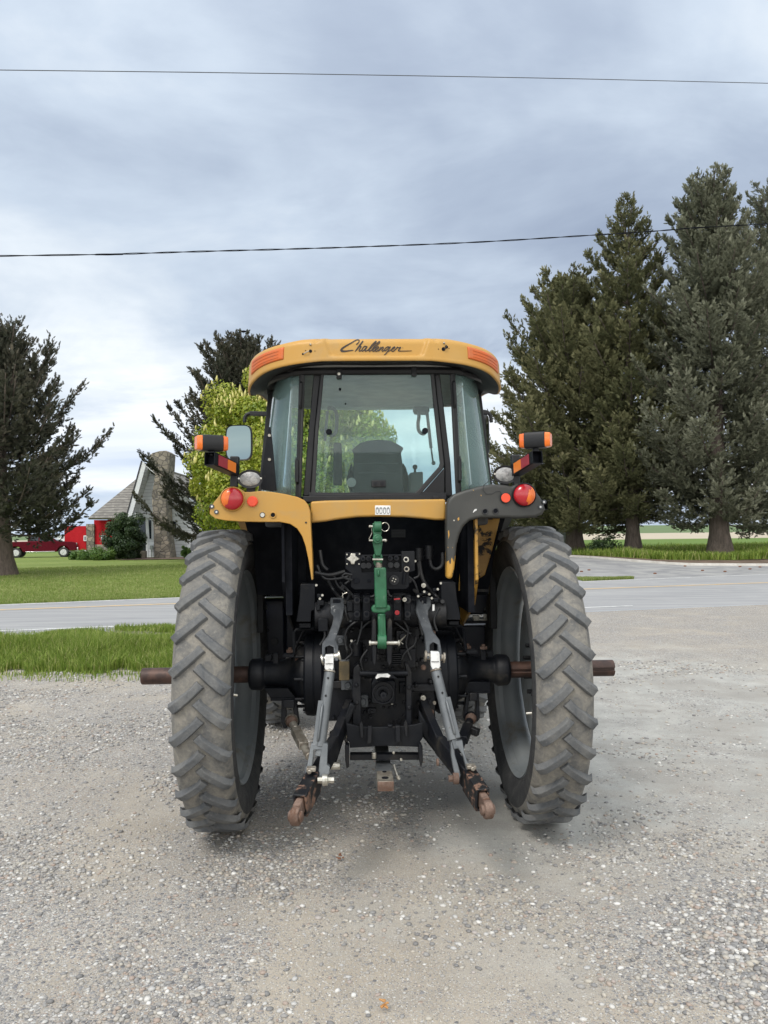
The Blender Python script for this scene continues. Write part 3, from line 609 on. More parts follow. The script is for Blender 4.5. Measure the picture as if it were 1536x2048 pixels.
# ---- hydraulic couplers panel
pn = MB(); yp = -.48
pn.plate([(690, 1105), (722, 1105), (723, 1145), (803, 1144), (803, 1103), (829, 1102), (830, 1141), (818, 1145), (818, 1173), (812, 1178), (709, 1179), (702, 1174), (701, 1146), (691, 1137)], yp, .012)
pn.plate([(722, 1110), (803, 1109), (803, 1112), (722, 1113)], yp, .05)
cpn = P('coupler_panel', pn, 'black', bev=.002); P('coupler_recess', MB().plate([(723, 1112), (803, 1112), (803, 1144), (723, 1145)], yp+.04, .02), 'black', cpn, bev=0)
def disc(px, py, y, r, th, mat, name, parent, n=24, taper=1): c_ = L(px, py, y); return P(name, MB().cyl(c_, c_+Vector((0, -th, 0)), r, r*taper, n), mat, parent, bev=.001)
for (x, y) in ((726, 1117), (737, 1117), (780, 1116), (792, 1116)):
    cq = disc(x, y, yp+.04, .016, .05, 'casting', 'coupler', cpn); disc(x, y, yp-.008, .008, .008, 'void', 'coupler_bore', cq)
for (x, y) in ((727, 1131), (737, 1131), (781, 1130), (793, 1130)): disc(x, y, yp+.02, .018, .03, 'plastic', 'dust_cap', cpn)
P('socket_cover', MB().plate([(692, 1118), (700, 1113), (701, 1107), (711, 1107), (711, 1112), (720, 1118), (711, 1123), (709, 1129), (702, 1129), (700, 1123)], yp-.02, .022), 'zinc', cpn, bev=.004)
for (x, y) in ((694, 1109), (719, 1108), (694, 1128), (718, 1128)): disc(x, y, yp, .005, .008, 'zinc', 'screw', cpn)
sk = disc(788, 1160, yp, .030, .02, 'plastic', 'implement_socket', cpn, 32)
disc(788, 1160, yp-.02, .020, .003, 'casting', 'socket_insert', cpn)
for a in (20, 110, 200, 290): c_ = L(788, 1160, yp-.023)+Vector((math.cos(R(a))*.011, 0, math.sin(R(a))*.011)); P('socket_pin', MB().cyl(c_, c_+Vector((0, -.004, 0)), .004), 'zinc', sk, bev=0)
for (x, y, m_) in ((812, 1119, 'zinc'), (813, 1138, 'bare')):
    cq = disc(x, y, yp, .018, .025, m_, 'quick_coupler', cpn, 8); disc(x, y, yp-.025, .010, .002, 'void', 'coupler_bore', cq)
disc(713, 1161, yp-.001, .020, .004, 'void', 'panel_hole', cpn); disc(738, 1161, yp-.001, .011, .003, 'void', 'panel_hole', cpn)
P('plug_lead', MB().tube([L(810, 1144, yp-.01), L(808, 1158, yp-.012), L(807, 1168, yp-.01)], .010, 8), 'black', cpn, bev=0)
P('panel_hook', MB().tube([L(704, 1150, yp-.02), L(690, 1147, yp-.03), L(684, 1152, yp-.03), L(692, 1157, yp-.03), L(704, 1160, yp-.02)], .008, 8), 'plastic', cpn, bev=0)
# remote valves
for (x, w_) in ((714, 14), (733, 16), (795, 17), (815, 14)):
    v_ = MB(); v_.plate([(x-w_/2, 1190), (x+w_/2, 1190), (x+w_/2, 1242), (x-w_/2, 1242)], -.42, .14)
    vv = P('spool_valve', v_, 'black', bev=.006)
    for yy in (1200, 1228): cq = disc(x, yy, -.42, .020, .03, 'casting', 'valve_port', vv); disc(x, yy, -.45, .011, .002, 'void', 'port_bore', cq)
vv = disc(794, 1225, -.455, .015, .012, 'red_lens', 'red_port_cap', tractor); disc(794, 1199, -.455, .014, .006, 'plastic', 'port_cap', tractor)
P('red_tag', MB().plate([(788, 1197), (800, 1196), (800, 1199), (788, 1200)], -.465, .004), 'red_lens', bev=0)
lv = MB(); c_ = L(809, 1199, -.47); lv.lathe([(0, .013), (-.012, .013), (-.012, .007), (0, .007)], c_, 'Y', 20); P('coupler_ring', lv, 'zinc', bev=0)
rb = MB()
for (x, y, w_, h_) in ((640, 1192, 12, 8), (641, 1206, 14, 10), (636, 1215, 8, 12), (838, 1190, 12, 6), (850, 1186, 14, 6), (646, 1250, 20, 26), (872, 1200, 10, 8), (870, 1180, 9, 6), (700, 1213, 12, 20), (760, 1250, 30, 12), (720, 1196, 26, 6), (800, 1190, 26, 6)):
    rb.plate([(x-w_/2, y-h_/2), (x+w_/2, y-h_/2), (x+w_/2, y+h_/2), (x-w_/2, y+h_/2)], -.38, .05)
P('valve_block', rb, 'black', bev=.004)
zb = MB()
for (x, y) in ((633, 1170), (881, 1166), (830, 1122), (645, 1190), (836, 1192), (863, 1196), (848, 1183), (858, 1188), (640, 1197), (703, 1281), (875, 1178)):
    c_ = L(x, y, -.42); zb.cyl(c_, c_+Vector((0, -.02, 0)), .008, n=6)
P('bolt_head', zb, 'zinc', bev=0)
P('white_tag', MB().plate([(865, 1209), (869, 1209), (869, 1221), (865, 1222)], -.41, .006), 'white', bev=0)
P('shim_box', MB().plate([(678, 1323), (699, 1323), (699, 1361), (678, 1361)], -.40, .012), 'brass', bev=.003)
wl = MB()
for p_ in ([(684, 1193), (687, 1188), (694, 1185)], [(686, 1196), (685, 1186)]): wl.tube([L(x, y, -.44) for x, y in p_], .0022, 5)
P('split_pin', wl, 'zinc', bev=0)
P('decal', MB().plate([(783, 1059), (811, 1059), (811, 1075), (783, 1075)], .385, .004), 'plastic', bev=0)
dl = MB()
for yy in (1062, 1068, 1071, 1074): dl.plate([(785, yy), (809, yy), (809, yy+1), (785, yy+1)], .382, .003)
P('decal_line', dl, 'casting', bev=0)
# ---- green top link, stowed upright
gy = -.62
g = MB()
A = L(760, 1135, gy); B = L(762, 1216, gy); g.bar(A, B, .072, .06, Vector((0, 1, 0)), .072, .06)
g.plate([(742, 1217), (747, 1210), (778, 1210), (781, 1215), (780, 1223), (774, 1222), (770, 1227), (750, 1226), (744, 1224)], gy-.02, .05)
tl = P('top_link', g, 'green', bev=.010, seg=3)
g = MB(); g.cyl(L(763, 1227, gy), L(764, 1272, gy), .024); g.cyl(L(755, 1283, gy), L(773, 1283, gy), .045, n=28); g.plate([(756, 1232), (770, 1232), (772, 1262), (773, 1290), (770, 1296), (757, 1296), (755, 1290), (757, 1262)], gy-.02, .045)
P('link_eye', g, 'green', tl, bev=.007, seg=3)
g = MB(); g.cyl(L(748, 1054, gy), L(763, 1054, gy), .033, n=28); g.plate([(745, 1046), (763, 1046), (764, 1063), (762, 1073), (766, 1080), (764, 1095), (762, 1112), (750, 1112), (748, 1098), (745, 1085), (747, 1068), (745, 1062)], gy-.01, .05)
c_ = L(755, 1078, gy-.01); g.cyl(c_+Vector((0, .03, 0)), c_+Vector((0, -.03, 0)), .029, n=28); g.cyl(c_+Vector((0, 0, 0)), c_+Vector((0, -.036, 0)), .016, n=20)
P('upper_eye', g, 'green', tl, bev=.005)
g = MB(); g.plate([(749, 1112), (761, 1112), (764, 1127), (761, 1132), (750, 1132), (747, 1126)], gy, .05); g.plate([(746, 1112), (749, 1107), (751, 1112), (751, 1124), (748, 1128)], gy-.02, .06); g.plate([(765, 1112), (762, 1107), (761, 1112), (761, 1124), (764, 1128)], gy-.02, .06); P('handle_yoke', g, 'green', tl, bev=.004)
P('thread', MB().cyl(L(757, 1125, gy+.01), L(758, 1140, gy+.01), .020, n=20), 'bare', tl)
g = MB(); g.cyl(L(745, 1119, gy-.035), L(766, 1119, gy-.035), .006); g.cyl(L(738, 1081, gy-.02), L(746, 1081, gy-.02), .006); g.cyl(L(763, 1081, gy-.02), L(770, 1080, gy-.02), .007); g.ball(L(771, 1081, gy-.02), .010); g.cyl(L(740, 1053, gy), L(747, 1053, gy), .008); g.ball(L(740, 1053, gy), .009)
P('lynch_pin', g, 'zinc', tl, bev=0)
c_ = L(770, 1054, gy-.01); P('pull_ring', MB().tube([c_+Vector((math.cos(t)*.024, 0, math.sin(t)*.026)) for t in np.linspace(0, 2*math.pi, 25)[:-1]], .0022, 6, True), 'zinc', tl, bev=0)
P('pin_wire', MB().tube([L(743, 1056, gy), L(744, 1066, gy), L(738, 1078, gy-.02), L(740, 1081, gy-.02)], .002, 6), 'bare', tl, bev=0)
P('drip_bump', MB().ball(L(757, 1147, gy-.03), .009, 1, 1, 2.2), 'green', tl, bev=0)
P('top_link_pin', MB().cyl(L(740, 1286, -.60), L(800, 1286, -.60), .012).cyl(L(796, 1286, -.60), L(800, 1286, -.60), .019).cyl(L(738, 1286, -.60), L(742, 1286, -.60), .017), 'zinc', bev=.001)
P('pin_clip', MB().tube([L(800, 1284, -.62), L(812, 1270, -.64), L(806, 1276, -.64), L(799, 1282, -.62), L(806, 1288, -.62)], .0025, 6), 'zinc', bev=0)
tb = MB()
for (x0, x1) in ((745, 753), (774, 784)): tb.plate([(x0, 1242), ((x0+x1)/2, 1237), (x1, 1242), (x1+1, 1290), (x1, 1325), ((x0+x1)/2, 1333), (x0, 1325), (x0-2, 1290)], -.60, .22)
P('top_link_bracket', tb, 'casting', bev=.006)
sq = MB()
for i in range(6): sq.plate([(784, 1308+i*4), (803, 1308+i*4), (803, 1310+i*4), (784, 1310+i*4)], -.40, .05)
P('cooling_fin', sq, 'casting', bev=.001)
# ---- rear yellow panel
yr = -.36
pp = [(621, 1003), (650, 1001), (700, 1000), (755, 999), (820, 999), (891, 998), (892, 1020), (891, 1040), (872, 1040), (845, 1037), (810, 1034), (757, 1033), (715, 1034), (680, 1038), (650, 1043), (622, 1046), (621, 1025)]
P('rear_panel', MB().plate(pp, yr, .10), 'yellow', bev=.014, seg=4)
lp = P('icon_plate', MB().plate([(750, 1011), (781, 1011), (781, 1030), (750, 1030)], yr-.004, .006), 'white', bev=.002)
ic = MB(); ii = MB()
for k in range(4):
    x = 754.5+k*7.3; o_ = [(x-2.8, 1021), (x-2.4, 1016), (x, 1014.2), (x+2.4, 1016), (x+2.8, 1021), (x+2.4, 1026), (x, 1027.6), (x-2.4, 1026)]
    ic.ringp(o_, [(x+(a-x)*.74, 1021+(b-1021)*.86) for a, b in o_], yr-.0058, .003); ii.plate([(x-1.2, 1017), (x+1.2, 1017), (x+1.2, 1018), (x-1.2, 1018)], yr-.0058, .003)
P('icon', ic, 'rubber_seal', lp, bev=0); P('icon_mark', ii, 'rubber_seal', lp, bev=0)
# ---- fenders
yfn = lambda x, y: -.47
fl = [(419, 1028), (421, 1016), (428, 1004), (438, 992), (445, 981), (455, 975), (467, 973), (479, 977), (488, 984), (500, 984), (522, 982), (545, 984), (570, 988), (595, 994), (608, 1000), (616, 1010), (620, 1024), (622, 1060), (625, 1120), (626, 1160), (623, 1160), (617, 1120), (611, 1092), (604, 1072), (594, 1057), (580, 1048), (560, 1044), (520, 1044), (480, 1043), (450, 1041), (430, 1037)]
fr_ = [(1091, 1018), (1088, 1005), (1080, 993), (1070, 980), (1060, 970), (1047, 965), (1034, 967), (1024, 973), (1010, 970), (985, 968), (960, 972), (930, 980), (908, 988), (897, 998), (893, 1010), (892, 1060), (893, 1110), (893, 1158), (905, 1158), (909, 1140), (912, 1110), (914, 1090), (920, 1068), (928, 1052), (940, 1041), (960, 1036), (1000, 1036), (1040, 1037), (1072, 1035), (1086, 1028)]
for sgn, pl in ((-1, fl), (1, fr_)):
    m = MB(); m.plate(pl, yfn, .09)
    fd = P('fender', m, 'yellow' if sgn < 0 else 'darkfender', bev=.022, seg=4)
    tag(fd, 'glossy yellow left fender' if sgn < 0 else 'dark stripped right fender with torn yellow foot')
    # crown of the fender running forward over the wheel, and its inner wall
    z0 = L(540, 1000, -.4).z; V = []; Fq = []
    xs = [sgn*.60, sgn*.72, sgn*.95, sgn*1.06]; A_ = np.linspace(0, 1, 12)
    for a in A_:
        y = -.44+a*1.55; zt_ = z0-.0-.55*max(0, a-.62)**1.5*1.8
        for k, x in enumerate(xs): V.append((x, y, zt_-(.03 if k == 3 else 0)))
        for k, x in enumerate(xs): V.append((x, y, zt_-.05-(.03 if k == 3 else 0)))
    for i in range(len(A_)-1):
        for k in range(3):
            o = i*8+k; Fq += [(o, o+1, o+9, o+8), (o+4, o+12, o+13, o+5)]
        Fq += [(i*8, i*8+8, i*8+12, i*8+4), (i*8+3, i*8+7, i*8+15, i*8+11)]
    q = MB().add(V, Fq); P('fender_crown', q, 'yellow' if sgn < 0 else 'darkfender', fd, bev=0)
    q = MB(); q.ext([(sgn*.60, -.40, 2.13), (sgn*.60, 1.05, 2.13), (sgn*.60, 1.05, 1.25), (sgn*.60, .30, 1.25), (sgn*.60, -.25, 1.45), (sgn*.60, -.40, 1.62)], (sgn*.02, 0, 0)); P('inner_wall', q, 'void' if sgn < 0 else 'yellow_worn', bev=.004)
q = MB(); q.plate([(927, 1037), (947, 1037), (945, 1060), (937, 1120), (930, 1182), (917, 1182), (922, 1110)], .05, .02); q.plate([(960, 1037), (1000, 1037), (985, 1100), (970, 1150), (940, 1168), (938, 1150), (948, 1100)], .15, .02)
P('liner_panel', q, 'yellow_worn', bev=.004)
q = MB(); q.plate([(943, 1178), (978, 1178), (978, 1184), (943, 1184)], .1, .02); P('liner_strip', q, 'casting', bev=.002)
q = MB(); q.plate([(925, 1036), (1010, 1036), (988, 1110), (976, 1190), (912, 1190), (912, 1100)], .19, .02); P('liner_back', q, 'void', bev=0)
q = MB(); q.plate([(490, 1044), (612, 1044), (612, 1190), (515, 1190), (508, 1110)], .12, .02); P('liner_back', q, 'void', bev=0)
# lights on the fenders
def oval(c, rx, rz, th, n=36): return [c+Vector((math.cos(t)*rx, 0, math.sin(t)*rz)) for t in np.linspace(0, 2*math.pi, n+1)[:-1]]
for sgn in (-1, 1):
    x, y = ((465, 998), (1048, 990))[sgn > 0]; c_ = L(x, y, -.475)
    t = MB(); t.lathe([(.02, .076), (-.012, .076), (-.018, .072), (-.012, .067), (.02, .067)], c_, 'Y', 40, True); b_ = P('tail_light', t, 'plastic' if sgn > 0 else 'yellow', bev=0)
    t = MB(); t.lathe([(-.004, .069), (-.02, .067), (-.034, .055), (-.042, .035), (-.045, .012), (-.045, 0)], c_, 'Y', 40); P('red_lens', t, 'red_lens', b_, bev=0)
    pts = []
    for a in np.linspace(-62, 62, 14): pts.append((sgn*math.cos(R(a))*.0655, math.sin(R(a))*.0655*(1 if sgn > 0 else 1)))
    inner = [(sgn*.012+sgn*.018*math.cos(R(a))*-1*-.2, math.sin(R(a))*.04) for a in (60, 30, 0, -30, -60)]
    poly = pts+inner; rot = R(-14)
    V = [c_+Vector((px_*math.cos(rot)-pz*math.sin(rot), -.0, px_*math.sin(rot)+pz*math.cos(rot))) for px_, pz in poly]
    def dome(v):
        d_ = (v-c_); r_ = math.hypot(d_.x, d_.z); h_ = np.interp(r_, [0, .012, .035, .055, .067, .069], [.047, .047, .044, .036, .022, .006]); return Vector((v.x, c_.y-h_, v.z))
    cen = sum((v for v in V), Vector())/len(V); rings = [[dome(cen.lerp(v, k)) for v in V] for k in (1, .75, .5, .25)]; n = len(V)
    vs = [q for r_ in rings for q in r_]+[dome(cen)]; fs = []
    for j in range(3): fs += [(j*n+i, j*n+(i+1) % n, (j+1)*n+(i+1) % n, (j+1)*n+i) for i in range(n)]
    fs += [(3*n+i, 3*n+(i+1) % n, 4*n) for i in range(n)]
    P('amber_lens', MB().add(vs, fs), 'amber_lens', b_, bev=0)
    x, y = ((505, 1003), (1011, 996))[sgn > 0]; c_ = L(x, y, -.475)
    b_ = P('reflector', MB().cyl(c_+Vector((0, .01, 0)), c_+Vector((0, -.010, 0)), .035 if sgn > 0 else .033, n=32), 'plastic' if sgn > 0 else 'orange_reflector', bev=.002)
    P('reflector_lens', MB().cyl(c_+Vector((0, -.008, 0)), c_+Vector((0, -.014, 0)), .029, n=32), 'orange_reflector', b_, bev=.002)
    # work lamp
    x, y = ((500, 958), (1011, 949))[sgn > 0]; c_ = L(x, y, -.42)
    b_ = MB(); o1 = oval(c_, .080, .059, 0); o2 = oval(c_+Vector((0, .05, 0)), .070, .050, 0); o3 = oval(c_+Vector((0, .10, 0)), .035, .028, 0); n = 36
    o0 = oval(c_+Vector((0, .004, 0)), .064, .045, 0)
    vs = o0+o1+o2+o3; fs = [(j*n+i, j*n+(i+1) % n, (j+1)*n+(i+1) % n, (j+1)*n+i) for j in range(3) for i in range(n)]+[tuple(range(3*n, 4*n))]
    b_.add(vs, fs); b_.box(c_+Vector((0, .04, -.075)), (.05, .03, .05)); b_.cyl(c_+Vector((0, .04, -.12)), c_+Vector((0, .04, -.05)), .010)
    wl_ = P('work_lamp', b_, 'plastic', bev=.001); tag(wl_, 'left oval work lamp' if sgn < 0 else 'right oval work lamp')
    o0 = oval(c_+Vector((0, .002, 0)), .064, .045, 0); o1 = oval(c_+Vector((0, -.006, 0)), .045, .03, 0)
    P('lamp_lens', MB().add(o0+o1+[c_+Vector((0, -.013, 0))], [(i, (i+1) % n, n+(i+1) % n, n+i) for i in range(n)]+[(n+i, n+(i+1) % n, 2*n) for i in range(n)]), 'clear_lens', wl_, bev=0)
    for dx in (-.055, .055): P('lamp_ear', MB().cyl(c_+Vector((dx*1.25, .012, .004)), c_+Vector((dx*1.25, -.004, .004)), .006), 'zinc', wl_, bev=0)
    brk = MB().box(c_+Vector((0, .04, -.11)), (.03, .006, .06)); P('lamp_bracket', brk, 'bare', wl_, bev=.001)
    # hazard flasher on its tape-marked arm
    if sgn < 0: ps_, pe, top_, lp_ = L(469, 940, -.40), L(419, 917, -.78), (470, 913), (423, 887)
    else: ps_, pe, top_, lp_ = L(1031, 941, -.40), L(1075, 914, -.78), (1030, 910), (1071, 881)
    post = MB(); a0 = L(468 if sgn < 0 else 1033, 975, -.40); a1 = L(*top_, -.40); post.bar(a0, a1.lerp(a0, .45), .045, .045); post.bar(a1.lerp(a0, .55), a1, .055, .055)
    po = P('flasher_post', post, 'plastic', bev=.008, seg=3)
    ar = MB(); dv = (pe-ps_); hgt = .074; th = .004; A1, B1 = basis(dv)
    for o_, w_, h_ in ((A1*.030, th, hgt), (A1*-.030, th, hgt), (B1*hgt/2, .06, th), (B1*-hgt/2, .06, th)): ar.bar(ps_+o_, pe+o_, w_, h_)
    arm = P('flasher_arm', ar, 'black', bev=.001)
    P('arm_throat', MB().bar(ps_, pe-dv.normalized()*.05, .055, .07), 'void', arm, bev=0)
    f_ = A1*(-1 if A1.y > 0 else 1)*.0335
    P('marker_tape', MB().bar(ps_.lerp(pe, .16)+f_, ps_.lerp(pe, .50)+f_, .002, .062), 'tape_orange', arm, bev=0)
    P('marker_tape', MB().bar(ps_.lerp(pe, .505)+f_, ps_.lerp(pe, .86)+f_, .002, .062), 'tape_red', arm, bev=0)
    lc = L(*lp_, -.72); yaw = R(-25*sgn)*-1; rm_ = Matrix.Rotation(yaw*-1, 3, 'Z')
    fb = MB(); prof = [(-.045, -.03), (-.045, .03), (-.038, .047), (.038, .047), (.045, .03), (.045, -.03), (.035, -.047), (-.035, -.047)]
    fb.ext([lc+rm_ @ Vector((-.062, a, b)) for a, b in prof], rm_ @ Vector((.124, 0, 0))); fl_ = P('flasher', fb, 'plastic', bev=.006, seg=3)
    for e_ in (-1, 1):
        am = MB(); p0 = [lc+rm_ @ Vector((e_*.058, a*.93, b*.93)) for a, b in prof]; p1 = [lc+rm_ @ Vector((e_*.092, a*.80, b*.85)) for a, b in prof]; n = 8
        am.add(p0+p1, [(i, (i+1) % n, n+(i+1) % n, n+i) for i in range(n)]+[tuple(range(n)), tuple(range(n, 2*n))]); P('flasher_lens', am, 'amber_lens', fl_, bev=.005)
    P('flasher_foot', MB().cyl(lc+Vector((0, 0, -.045)), lc+Vector((0, 0, -.075)), .018), 'casting', fl_, bev=.002)
# small plugs and screws in the fender faces
disc(525, 1030, -.469, .017, .006, 'rubber_seal', 'plug_ring', tractor); disc(525, 1030, -.475, .0135, .004, 'zinc', 'plug_face', tractor)
for (x, y, r_) in ((546, 1030, .013), (970, 1023, .013), (991, 1022, .013)):
    cc = L(x, y, -.47); P('wire_hole_rim', MB().lathe([(.0, .020), (-.006, .020), (-.008, .017), (-.006, .014), (.0, .014)], cc, 'Y', 28, True), 'rubber_seal' if x > 600 else 'yellow', bev=0); disc(x, y, -.469, r_, .004, 'void', 'wire_hole', tractor)
for (x, y) in ((433, 1024), (424, 1013), (1081, 1014), (1088, 1004)): disc(x, y, -.468, .014, .010, 'steelgrey', 'marker_plug', tractor); disc(x, y, -.478, .006, .003, 'white', 'plug_pin', tractor)
disc(612, 1045, -.47, .006, .004, 'plastic', 'fender_screw', tractor); disc(908, 1041, -.47, .005, .004, 'zinc', 'fender_screw', tractor)
P('paint_chip', MB().plate([(915, 1037), (918, 1034), (919, 1039), (916, 1042)], -.472, .004).plate([(896, 1062), (898, 1060), (899, 1070), (897, 1078)], -.472, .004), 'yellow', bev=0)
P('paint_scrape', MB().plate([(947, 1022), (950, 1018), (954, 1018), (953, 1021), (949, 1023), (946, 1026)], -.472, .004), 'white', bev=0)
P('lamp_wire', MB().tube([L(x, y, -.49) for x, y in ((990, 961), (978, 962), (968, 970), (966, 980), (972, 988), (984, 988), (992, 983), (1000, 983), (1003, 988))], .0025, 6), 'plastic', bev=0)
# ---- cab: glasshouse, frame, roof, interior
def cr(pts, n=8, closed=False):
    pts = [Vector(p) for p in pts]; o = []; m = len(pts)
    for i in range(m if closed else m-1):
        g = (lambda k: pts[k % m]) if closed else (lambda k: pts[max(0, min(m-1, k))])
        p0, p1, p2, p3 = g(i-1), g(i), g(i+1), g(i+2)
        for t in np.linspace(0, 1, n, endpoint=False): o.append(.5*((2*p1)+(p2-p0)*t+(2*p0-5*p1+4*p2-p3)*t*t+(3*p1-3*p2+p3-p0)*t**3))
    if not closed: o.append(pts[-1])
    return o
yw = lambda x, y: -.20-.05*(990-y)/250.0        # leaning rear glass
go = [(642, 738), (868, 737), (874, 800), (889, 929), (886, 938), (840, 990), (832, 995), (628, 994), (621, 988), (630, 860), (636, 800)]
gi = [(648, 745), (861, 744), (866, 800), (880, 926), (878, 933), (836, 980), (829, 986), (634, 986), (630, 982), (637, 860), (643, 800)]
P('rear_window_frame', MB().ringp(go, gi, yw, .03), 'rubber_seal', bev=.006)
rw = P('rear_window', MB().plate([(646, 743), (863, 742), (868, 800), (882, 927), (879, 935), (837, 982), (830, 988), (632, 988), (628, 983), (635, 860), (641, 800)], lambda x, y: yw(x, y)+.012, .004), 'glass', bev=0)
P('corner_panel', MB().plate([(889, 936), (889, 991), (838, 992), (843, 988), (884, 941)], lambda x, y: yw(x, y)+.006, .02), 'plastic', bev=.003)
P('cab_sill', MB().plate([(606, 992), (893, 991), (893, 1000), (606, 1004)], lambda x, y: -.245, .06).plate([(618, 985), (893, 985), (893, 996), (618, 996)], -.20, .05), 'plastic', bev=.003)
P('sill_catch', MB().plate([(748, 993), (762, 993), (762, 999), (748, 999)], -.26, .02).plate([(866, 992), (878, 992), (878, 998), (866, 998)], -.26, .02), 'plastic', bev=.002)
for a, b, y in (((677, 738), (679, 757), 0), ((827, 734), (829, 752), 0)):
    c_ = L((a[0]+b[0])/2, (a[1]+b[1])/2, -.262); h_ = P('window_hinge', MB().box(c_, (.034, .02, .065)), 'plastic', bev=.004); P('hinge_bolt', MB().cyl(c_+Vector((0, -.008, -.004)), c_+Vector((0, -.018, -.004)), .009), 'zinc' if a[0] < 700 else 'plastic', h_, bev=0)
for (x, y, r_) in ((658, 864, .020), (850, 862, .020), (680, 779, .009), (691, 808, .005)): disc(x, y, -.232, r_, .012, 'void', 'glass_stop', tractor)
wp = P('wiper_motor', MB().plate([(743, 960), (772, 960), (772, 974), (743, 974)], -.222, .03), 'plastic', bev=.004)
for x in (751, 764): disc(x, 967, -.222, .012, .006, 'casting', 'motor_knob', wp)
# rear pillars
for sgn in (-1, 1):
    pl = [(628, 738), (643, 738), (636, 800), (630, 860), (621, 992), (606, 992), (612, 920)] if sgn < 0 else [(868, 737), (878, 737), (886, 800), (901, 925), (905, 992), (890, 993), (889, 929), (874, 800)]
    P('rear_pillar', MB().plate(pl, lambda x, y: yw(x, y)+.02, .07), 'plastic', bev=.006)
# corner glass: curved sheets following the plan
def plan(sgn, z):      # half plan of the glasshouse at height z, rear to front
    f = (z-2.15)/.85
    k = [(.52-.035*f, -.19-.04*f), (.63-.05*f, -.14-.03*f), (.745-.085*f, -.01-.02*f), (.82-.10*f, .18), (.865-.11*f, .48)]
    off = .0 if sgn > 0 else 0
    return cr([(sgn*x+off, y, z) for x, y in k], 5)
for sgn in (-1, 1):
    zs = np.linspace(2.14, 3.0, 9); rows = [plan(sgn, z) for z in zs]; m_ = len(rows[0])
    vs = [p for r_ in rows for p in r_]; fs = [(j*m_+i, j*m_+i+1, (j+1)*m_+i+1, (j+1)*m_+i) for j in range(len(rows)-1) for i in range(m_-1)]
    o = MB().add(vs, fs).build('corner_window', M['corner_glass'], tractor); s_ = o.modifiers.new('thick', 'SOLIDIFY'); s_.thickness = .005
    # seal round it
    edge = [p for p in rows[0]]+[r_[-1] for r_ in rows[1:]]+rows[-1][::-1][1:]+[r_[0] for r_ in rows[::-1][1:-1]]
    P('corner_seal', MB().tube(edge, .011, 8, True), 'rubber_seal', bev=0)
    P('corner_edge', MB().tube([r_[1]+Vector((0, -.006, 0)) for r_ in rows], .014, 8), 'plastic', bev=0)
    ar_ = [r_[1] for r_ in rows]
    hb = MB(); pz = ar_[1]+Vector((sgn*.004, -.03, 0)); q1 = pz+Vector((0, 0, .15)); hb.tube([ar_[1]+Vector((0, 0, -.0)), pz+Vector((0, 0, .02)), pz.lerp(q1, .5), q1, q1+Vector((0, .03, .02))], .013, 8)
    hb.tube([ar_[7]+Vector((0, 0, .03)), ar_[7]+Vector((0, -.03, .01)), ar_[6]+Vector((0, -.03, -.02)), ar_[6]+Vector((0, 0, -.05))], .012, 8)
    P('window_handle', hb, 'plastic', bev=0)
    # sill under the corner glass down to the fender
    low = rows[0]; vs = [p+Vector((0, 0, .012)) for p in low]+[p+Vector((0, 0, -.13)) for p in low]; n = len(low)
    o = MB().add(vs, [(i, i+1, n+i+1, n+i) for i in range(n-1)]).build('corner_sill', M['plastic'], tractor); s_ = o.modifiers.new('thick', 'SOLIDIFY'); s_.thickness = .03
    # doors / side glass, B post, front post
    x0b, x0t = .865, .765; xf = .74
    P('door_post', MB().bar((sgn*x0b, .50, 2.10), (sgn*x0t, .48, 3.02), .05, .05, Vector((0, 1, 0))).bar((sgn*x0b, .50, 2.15), (sgn*x0b, .50, 1.20), .05, .05, Vector((0, 1, 0))), 'plastic', bev=.006)
    P('front_post', MB().bar((sgn*xf, 1.32, 1.30), (sgn*(xf-.02), 1.30, 3.02), .05, .06, Vector((0, 1, 0))), 'plastic', bev=.006)
    P('side_window', MB().add([(sgn*x0b, .52, 1.45), (sgn*xf, 1.30, 1.45), (sgn*(xf-.02), 1.28, 3.0), (sgn*x0t, .50, 3.0), (sgn*(x0b-.005), .52, 1.45), (sgn*(xf-.005), 1.30, 1.45), (sgn*(xf-.025), 1.28, 3.0), (sgn*(x0t-.005), .50, 3.0)], [(0, 1, 2, 3), (7, 6, 5, 4), (0, 4, 5, 1), (1, 5, 6, 2), (2, 6, 7, 3), (3, 7, 4, 0)]), 'glass', bev=0)
ws_ = MB().box((0, 1.33, 2.62), (1.42, .005, .78)); P('windscreen', ws_, 'glass', bev=0)
P('windscreen_bar', MB().box((0, 1.33, 2.215), (1.46, .05, .06)), 'plastic', bev=.01)
# mud guard wedge at the left corner
P('corner_deflector', MB().plate([(537, 853), (541, 854), (545, 885), (549, 930), (553, 981), (545, 983), (521, 979), (523, 950), (529, 900)], -.12, .012), 'black', bev=.003)
for (x, y) in ((539, 871), (539, 919)): disc(x, y, -.12, .010, .008, 'bare', 'deflector_screw', tractor)
# roof
OUT = [(0, -.46), (.25, -.458), (.42, -.445), (.58, -.405), (.71, -.33), (.80, -.22), (.855, -.08), (.878, .12), (.88, .40), (.87, .85), (.84, 1.25), (.74, 1.50), (.50, 1.62), (.2, 1.66)]
ring = [Vector((x, y, 0)) for x, y in OUT]; ring = ring+[Vector((0, 1.67, 0))]+[Vector((-x, y, 0)) for x, y in OUT[:0:-1]]
RG = cr(ring, 16, True); NR = len(RG); cen = Vector((0, .6, 0))
XO = -.012
def lipz(p): 
    d = math.hypot(abs(p.x)-.86, (p.y-.05)*.75); e = 3.005-.085*math.exp(-(d/.26)**2)-.028*max(0, min(1, (abs(p.x)-.35)/.45))
    return e+(.05*max(0, (p.y-.3)) if p.y > .3 else 0)
def inset(p, k):   # move toward the roof centre by a fixed distance
    d = (cen-p); v = Vector((d.x/.88**2, d.y/1.07**2, 0)).normalized(); return p+v*k
